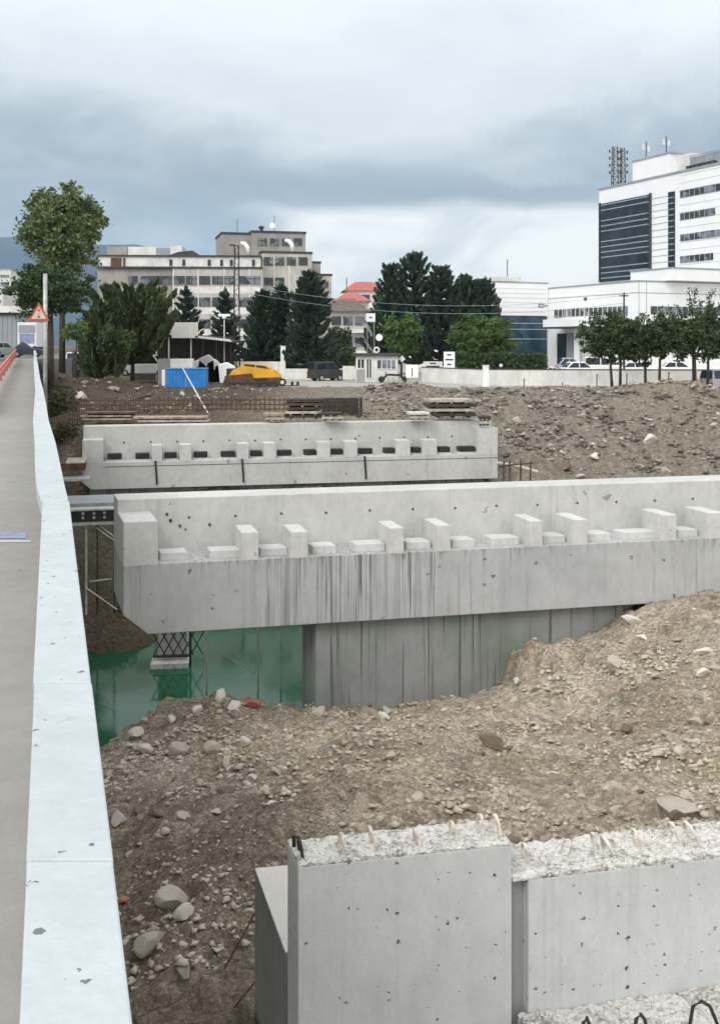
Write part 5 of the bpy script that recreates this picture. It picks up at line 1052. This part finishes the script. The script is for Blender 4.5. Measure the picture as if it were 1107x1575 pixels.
# yellow tracked machine
fr = FrU(344, 88, 0); zg = PZ(600, 88)-.02; t = thing('construction_machine', 'low yellow tracked construction machine with a dark rusty lower body, right of the blue container', 'machine', (fr.ox, 88, zg))
def q(*pts): return [(fr.x(u), PZ(v, 88)) for u, v in pts]
m = MB(); m.prism(q((350, 599), (424, 598.5), (430, 590), (431, 581), (390, 582), (388, 575), (346, 578), (343, 590)), 0, 1.9); m.build('lower_body', 'rust', t, .05)
m = MB(); m.prism(q((352, 577.5), (387, 574.5), (389.5, 581.5), (431, 580.5), (429, 575), (414, 568), (372, 563), (357, 570)), .06, 1.8); m.build('engine_housing', 'yellow', t, .02)
m = MB(); m.prism(q((368, 563.5), (412, 569), (426, 572), (408, 562), (374, 558.5)), .25, 1.6); c_ = m.build('cab', 'yellow', t, .015)
m = MB(); m.prism(q((374, 562.8), (392, 565), (392, 561), (376, 559.6)), .22, .247); m.prism(q((394, 565.2), (416, 568.6), (407, 563.2), (394, 561.3)), .22, .247); m.build('cab_window', 'glass', c_)
for yy_ in (-.28,):
    m = MB(); m.prism(q((352, 600.3), (422, 599.8), (429, 593), (424, 586), (352, 588), (347, 594)), yy_, yy_+.26); tr = m.build('track', 'dsteel', t, .06)
    for k in range(6): x = fr.x(355+k*13); m = MB(); m.disc((x, yy_-.02, PZ(594, 88)), .2, 'y', .06, 12); m.build('roller', 'rust', tr)
m = MB(); m.disc((fr.x(434), .3, PZ(588, 88)), .32, 'y', .3, 16); m.build('end_roller', 'black', t); m = MB(); m.disc((fr.x(434), .13, PZ(588, 88)), .17, 'y', .06, 12); m.build('roller_hub', 'whited', t)
m = MB(); m.tube([(fr.x(362), .8, PZ(572, 88)), (fr.x(362), .8, PZ(548, 88))], .05, 6); m.build('exhaust', 'dsteel', t); m = MB(); m.box(fr.x(348), fr.x(360), .1, 1.4, PZ(578, 88), PZ(567, 88)); m.build('toolbox', 'woodd', t, .03)
m = MB(); m.box(fr.x(392), fr.x(410), -.02, .04, PZ(590, 88), PZ(583, 88)); m.build('side_plate', 'dsteel', t)
fr = FrU(431, 89, 0); w = fr.x(474); zg = PZ(600, 89); t = thing('steel_attachment', 'low black steel machine attachment with two stubs right of the yellow machine', 'attachment', (fr.ox, 89, zg))
m = MB(); m.prism([(0, zg), (w, zg), (w-.15, zg+.22), (w*.6, zg+.42), (.2, zg+.38)], 0, .7); m.build('base', 'dsteel', t, .03)
for x in (w*.42, w*.62): m = MB(); m.tube([(x, .3, zg+.3), (x, .3, zg+.72)], .11, 8); m.build('stub', 'dsteel', t)
m = MB(); m.tube([(.1, .3, zg+.2), (.05, .3, zg+.75), (-.1, .3, zg+.9)], .1, 8); m.build('arm', 'whited', t)
# blue container
fr = FrU(256, 84, 2); w = fr.x(316); zg = PZ(599, 84); h = PZ(567, 84)-zg; t = thing('blue_container', 'small bright blue steel container on the spoil ground behind the far pier', 'container', (fr.ox, 84, zg), fr.a)
m = MB(); n = 24
for k in range(n): m.box(w*k/n, w*(k+1)/n, 0 if k % 2 else .05, 2.2, zg+.12, zg+h-.06)
m.build('corrugated_wall', 'blue', t); m = MB(); m.box(-.04, w+.04, -.04, 2.24, zg+h-.058, zg+h+.03); m.build('roof', 'blue', t, .02); m = MB(); m.box(-.05, w+.05, -.05, 2.25, zg, zg+.118); m.build('base_rail', 'blue', t, .02)
m = MB(); m.box(-.36, -.1, -.02, .25, zg+.05, zg+h-.1); m.build('white_frame', 'white', t, .02); m = MB(); m.box(w*.5, w*.515, -.06, -.042, zg+.15, zg+h-.1); m.build('door_seam', 'line', t)
m = MB(); p0 = (PX(281, 83.7), 83.7, PZ(566, 83.7)); p1 = (PX(322, 57), 57, PZ(639, 57)); m.tube([p0, p1], .045, 6); tag(m.build('long_pole', 'whited'), 'long thin pale pole leaning from the blue container down to the far pier', 'pole')
for u0, u1, lab in ((243, 262, 'grey square block left behind the blue container'), (262, 297, 'pale concrete block right behind the blue container')):
    Y = 92 if u0 == 243 else 91; fr = FrU(u0, Y); w = fr.x(u1); zg = ground(fr.ox, Y)-.2; t = thing('concrete_block', lab, 'block', (fr.ox, Y, zg)); m = MB(); m.box(0, w-.05, 0, 1, zg, PZ(552, Y)); m.build('block_body', 'creamw' if u0 == 243 else 'whited', t, .03)
    m = MB(); m.box(.2, .5, .3, .7, PZ(552, Y)-.02, PZ(552, Y)+.12); m.build('lifting_lug', 'trim', t)
# shed
Y = 100; fr = FrU(196, Y, 0); t = thing('open_shed', 'dark open sided shed with a white corrugated fascia, behind the blue container', 'shed', (fr.ox, Y, zlow)); X_ = lambda u, y=0: fr.x(u, y)
m = MB(); m.prism([(X_(197), PZ(513, Y)), (X_(360), PZ(527, Y)), (X_(360), PZ(524, Y)), (X_(302), PZ(515, Y)), (X_(197), PZ(509, Y))], -.4, 7); m.build('roof', 'trim', t)
m = MB()
for k, x in enumerate(np.arange(X_(210), X_(303), .25)): m.box(x, x+.25, -.6 if k % 2 else -.57, -.45, PZ(515 if x < X_(265) else 520, Y), PZ(496, Y))
m.build('fascia', 'whited', t)
m = MB(); m.prism([(X_(300), PZ(519, Y)), (X_(358), PZ(526, Y)), (X_(355), PZ(522, Y)), (X_(300), PZ(516, Y))], -.6, -.42); m.build('edge_strip', 'whited', t)
m = MB(); m.box(X_(200, 6.5), X_(358, 6.5), 6.5, 6.7, zlow, PZ(517, 106)); m.build('back_wall', 'woodd', t)
for u in (206, 241, 260, 294, 312, 333, 355): m = MB(); m.tube([(X_(u), 0, zlow), (X_(u), 0, PZ(516 if u < 300 else 522, Y))], .07, 6); m.build('post', 'whited' if u in (241, 260, 294) else 'dsteel', t)
for u, v, s, mt, lab in ((305, 552, .9, 'whited', 'pale sack among the clutter at the right of the shed'), (318, 545, 1.0, 'cars', 'grey machine part in the middle of the clutter'), (328, 552, .8, 'rockl', 'light lump at the right of the clutter'), (312, 558, .8, 'rock', 'dull low lump before the clutter'), (345, 557, 1.2, 'white', 'white tarp covered bundle between shed and yellow machine')):
    Yy = 97; x = PX(u, Yy); z0 = zlow; m = MB(); h = PZ(v, Yy)-z0; m.prism([(-s, z0), (s, z0), (s*.8, z0+h*.8), (s*.2, z0+h), (-s*.7, z0+h*.85)], -.5, .5); o = m.build('site_bundle', mt, None, .1, loc=(x, Yy, z0)); tag(o, lab, 'bundle', 'clutter beside the shed')
# mast, lamps, wires
t = thing('lattice_mast', 'tall narrow dark lattice mast with a floodlight arm in front of the office block', 'mast', (PX(364, 106), 106, zlow)); m = MB(); z0, z1 = zlow, PZ(378, 106)
for s in (-1, 1): m.tube([(s*.32, 0, z0), (s*.2, 0, z1)], .07, 5)
for k in range(26): z = z0+(z1-z0)*k/26; zz = z0+(z1-z0)*(k+1)/26; sg = 1 if k % 2 else -1; m.tube([(-sg*.28, 0, z), (sg*.28, 0, zz)], .025, 4)
m.build('lattice', 'dsteel', t); m = MB(); m.tube([(.2, 0, z1), (-.45, 0, z1+.1)], .06, 5); m.box(-.7, -.3, -.15, .15, z1, z1+.15); m.build('floodlight', 'trim', t)
t = thing('street_lamp', 'short street lamp with a white double head left of the lattice mast', 'street lamp', (PX(345, 103), 103, zlow)); m = MB(); m.tube([(0, 0, zlow), (0, 0, PZ(487, 103))], .06, 6); m.build('pole', 'whited', t); m = MB(); m.box(-.6, .6, -.2, .2, PZ(487, 103), PZ(483, 103)); m.box(-.2, .2, -.2, .2, PZ(490, 103), PZ(487, 103)-.003); m.build('lamp_head', 'white', t, .04)
t = thing('utility_pole', 'thin dark pole standing before the white wing, behind the second street tree', 'pole', (PX(959, 100), 100, zlow)); m = MB(); m.tube([(0, 0, zlow), (0, 0, PZ(450, 100))], [.12, .08], 6); m.build('pole', 'trim', t); m = MB(); m.box(-.4, .4, -.05, .05, PZ(456, 100), PZ(454, 100)); m.build('crossarm', 'trim', t)
for v0, v1, sg, lab in ((446, 454, 1.6, 'upper overhead wire crossing before the dark conifers'), (458, 466, 1.6, 'lower overhead wire crossing before the dark conifers')):
    A = np.array((PX(367, 106), 106, PZ(v0-10, 106))); B = np.array((PX(959, 100), 100, PZ(v1, 100))); m = MB(); m.tube([tuple(A*(1-q)+B*q-np.array((0, 0, sg*4*q*(1-q)))) for q in np.linspace(0, 1, 22)], .018, 4); o = m.build('overhead_wire', 'greyr'); tag(o, lab, 'wire', 'overhead wires')
# sign post at the kerb wall: triangular traffic-light warning sign
Y = 38; xs_ = PX(65, Y); zp = pathz(Y)-.6; t = thing('warning_sign', 'triangular red bordered warning sign on a grey pole beside the kerb wall', 'road sign', (xs_+.12, Y, zp)); m = MB(); m.tube([(0, 0, zp), (0, 0, PZ(421, Y))], .075, 10); m.build('pole', 'psteel', t, smooth=True)
cz_ = PZ(484, Y); s = .39; x0 = PX(62, Y)-xs_-.12
def tri(s, y0, y1, nm, mt): m = MB(); m.prism([(x0-s, cz_-s*.58), (x0+s, cz_-s*.58), (x0, cz_+s*1.15)], y0, y1); return m.build(nm, mt, t, .012)
p_ = tri(s, -.13, -.11, 'sign_border', 'red'); tri(s*.70, -.138, -.131, 'sign_face', 'rockl')
for k, c in enumerate(('red', 'amber', 'green')): m = MB(); m.disc((x0, -.142, cz_+.16-.12*k), .048, 'y', .008, 12); m.build('signal_dot', c, t)
m = MB(); m.box(x0-.25, x0+.25, -.108, -.078, cz_-.1, cz_-.04); m.build('bracket', 'psteel', t)
# kiosk
Y = 98; fr = FrU(547, Y, -4); X_ = fr.x; t = thing('guard_kiosk', 'small white guard kiosk with large windows and a dark flat roof', 'kiosk', (fr.ox, Y, zlow), fr.a); w = X_(611)
zk = zlow+.05; zt_ = PZ(548, Y); m = MB(); m.box(0, w, 0, 2.6, zk, zt_); m.build('wall', 'whited', t, .02); m = MB(); m.box(-.35, w+.2, -.35, 2.9, zt_+.003, zt_+.28); m.build('roof', 'trim', t)
for u0, u1, v0, v1, nm in ((550, 560, 553, 567, 'window'), (564, 571, 553, 582, 'door'), (580, 594, 554, 568, 'window'), (595, 608, 554, 568, 'window')):
    m = MB(); m.box(X_(u0), X_(u1), -.06, -.003, PZ(v1, Y), PZ(v0, Y)); o = m.build(nm, 'glass', t); m = MB(); xa, xb, za, zb_ = X_(u0), X_(u1), PZ(v1, Y), PZ(v0, Y)
    m.box(xa-.06, xa, -.09, -.003, za, zb_); m.box(xb, xb+.06, -.09, -.003, za, zb_); m.box(xa, xb, -.09, -.063, za-.0, za+.06); m.box((xa+xb)/2-.03, (xa+xb)/2+.03, -.085, -.063, za+.062, zb_); m.build('frame', 'white', o)
m = MB(); m.box(X_(548), X_(561), -.03, -.003, zk+.05, PZ(569, Y)); m.build('lower_panel', 'cream', t)
for u, v, lab in ((583, 580, 'dark motorbike like lump at the kiosk wall'),):
    m = MB(); m.disc((0, 0, zk+.3), .3, 'y', .15, 14); m.disc((2.2, 0, zk+.3), .3, 'y', .15, 14); m.tube([(0, 0, zk+.3), (.6, 0, zk+.75), (1.7, 0, zk+.7), (2.2, 0, zk+.3)], .12, 6); m.tube([(.3, 0, zk+.3), (.45, 0, zk+1.05)], .05, 5); o = m.build('motorbike', 'dsteel', None, loc=(X_(586)+fr.ox, Y-.9, zk)); tag(o, 'dark motorbike leaning before the kiosk windows', 'motorbike')
# signs around the kiosk
def board(name, lab, u0, u1, v0, v1, Y, mat='white', marks=0, posts=True, cat='sign', zb=None):
    fr = FrU(u0, Y); w = fr.x(u1); zb = zlow if zb is None else zb; t = thing(name, lab, cat, (fr.ox, Y, zb)); m = MB(); m.box(0, w, -.05, .03, PZ(v1, Y), PZ(v0, Y)); p = m.build('sign_panel', mat, t, .01)
    for k in range(marks): z = PZ(v0+(v1-v0)*(k+.7)/(marks+.4), Y); m = MB(); a = w*(.5-.18*(1+k % 2)); m.box(a, w-a, -.065, -.053, z-.05, z+.09); m.build('mark', 'trim', p)
    if posts:
        for x in (w*.12, w*.88): m = MB(); m.tube([(x, .08, zb), (x, .08, PZ(v0, Y)-.05)], .045, 6); m.build('post', 'psteel', t)
    return t
board('sign_board', 'tall narrow sign with a white square head on two dark legs, behind the kiosk', 563, 577, 482, 495, 112, 'white', 1)
board('sign_board', 'blank white board with a dark vertical bar, right of the kiosk', 624, 643, 561, 581, 92, 'white', 0); fr = FrU(624, 92); m = MB(); xx = fr.x(633.5); m.box(xx-.04, xx+.04, -.07, -.053, PZ(579, 92), PZ(566, 92)); m.build('bar', 'trim', bpy.data.objects[[o.name for o in bpy.data.objects if o.name.startswith('sign_board')][-1]])
board('sign_board', 'white sign with three dark emblems above the perimeter wall', 682, 699, 541, 566, 101, 'white', 3)
board('sign_board', 'low white board behind the perimeter wall, left of the three emblem sign', 651, 680, 556, 567, 103, 'whited', 2)
board('fence_panel', 'pale panel between dark van and kiosk', 527, 546, 563, 583, 101, 'whited', 0, cat='panel')
for u, v, r_, Y, lab in ((583, 519, .36, 108, 'oval white sign in front of the round tree'), (579, 538, .3, 99, 'round ringed sign on the kiosk roof'), (770, 562, .16, 103, 'small white ball lamp over the hedge'), (618, 552, .33, 100, 'diamond shaped pale sign right of the kiosk')):
    x = PX(u, Y); t = thing('round_sign', lab, 'sign' if u != 770 else 'lamp', (x, Y, zlow)); m = MB(); m.disc((0, 0, PZ(v, Y)), r_, 'y', .06, 4 if u == 618 else 16); m.build('disc', 'white', t); m = MB(); m.tube([(0, .06, zlow), (0, .06, PZ(v, Y))], .03, 5); m.build('post', 'trim', t)
    if u == 579: m = MB(); m.disc((0, -.04, PZ(v, Y)), .17, 'y', .02, 14); m.build('ring_centre', 'trim', t)
t = thing('lamp_post', 'white curved lamp post behind the wall beside the white van', 'lamp post', (PX(934, 104), 104, zlow)); zz = zlow; m = MB(); m.tube([(.2, 0, zz), (.25, 0, PZ(560, 104)), (0, 0, PZ(545, 104)), (-.45, 0, PZ(533, 104)), (-.7, 0, PZ(532, 104))], [.16, .16, .14, .12, .1], 8); m.build('post', 'white', t, smooth=True); m = MB(); m.box(-.95, -.5, -.18, .18, PZ(536, 104), PZ(533.5, 104)); m.build('lamp_head', 'white', t, .04)

# ------------------------------------------------------------------ thin air between here and the hills
m = MB(); m.box(-3100, 3100, -80, 3050, -8, 330); hz = m.build('haze', 'white'); hm = bpy.data.materials.new('haze'); hm.use_nodes = True; N = hm.node_tree.nodes; N.clear()
pv = N.new('ShaderNodeVolumePrincipled'); pv.inputs['Color'].default_value = (.86, .93, 1, 1); pv.inputs['Density'].default_value = .00011; pv.inputs['Anisotropy'].default_value = .2
oo = N.new('ShaderNodeOutputMaterial'); hm.node_tree.links.new(pv.outputs[0], oo.inputs['Volume']); hz.data.materials.clear(); hz.data.materials.append(hm); tag(hz, kind='stuff')
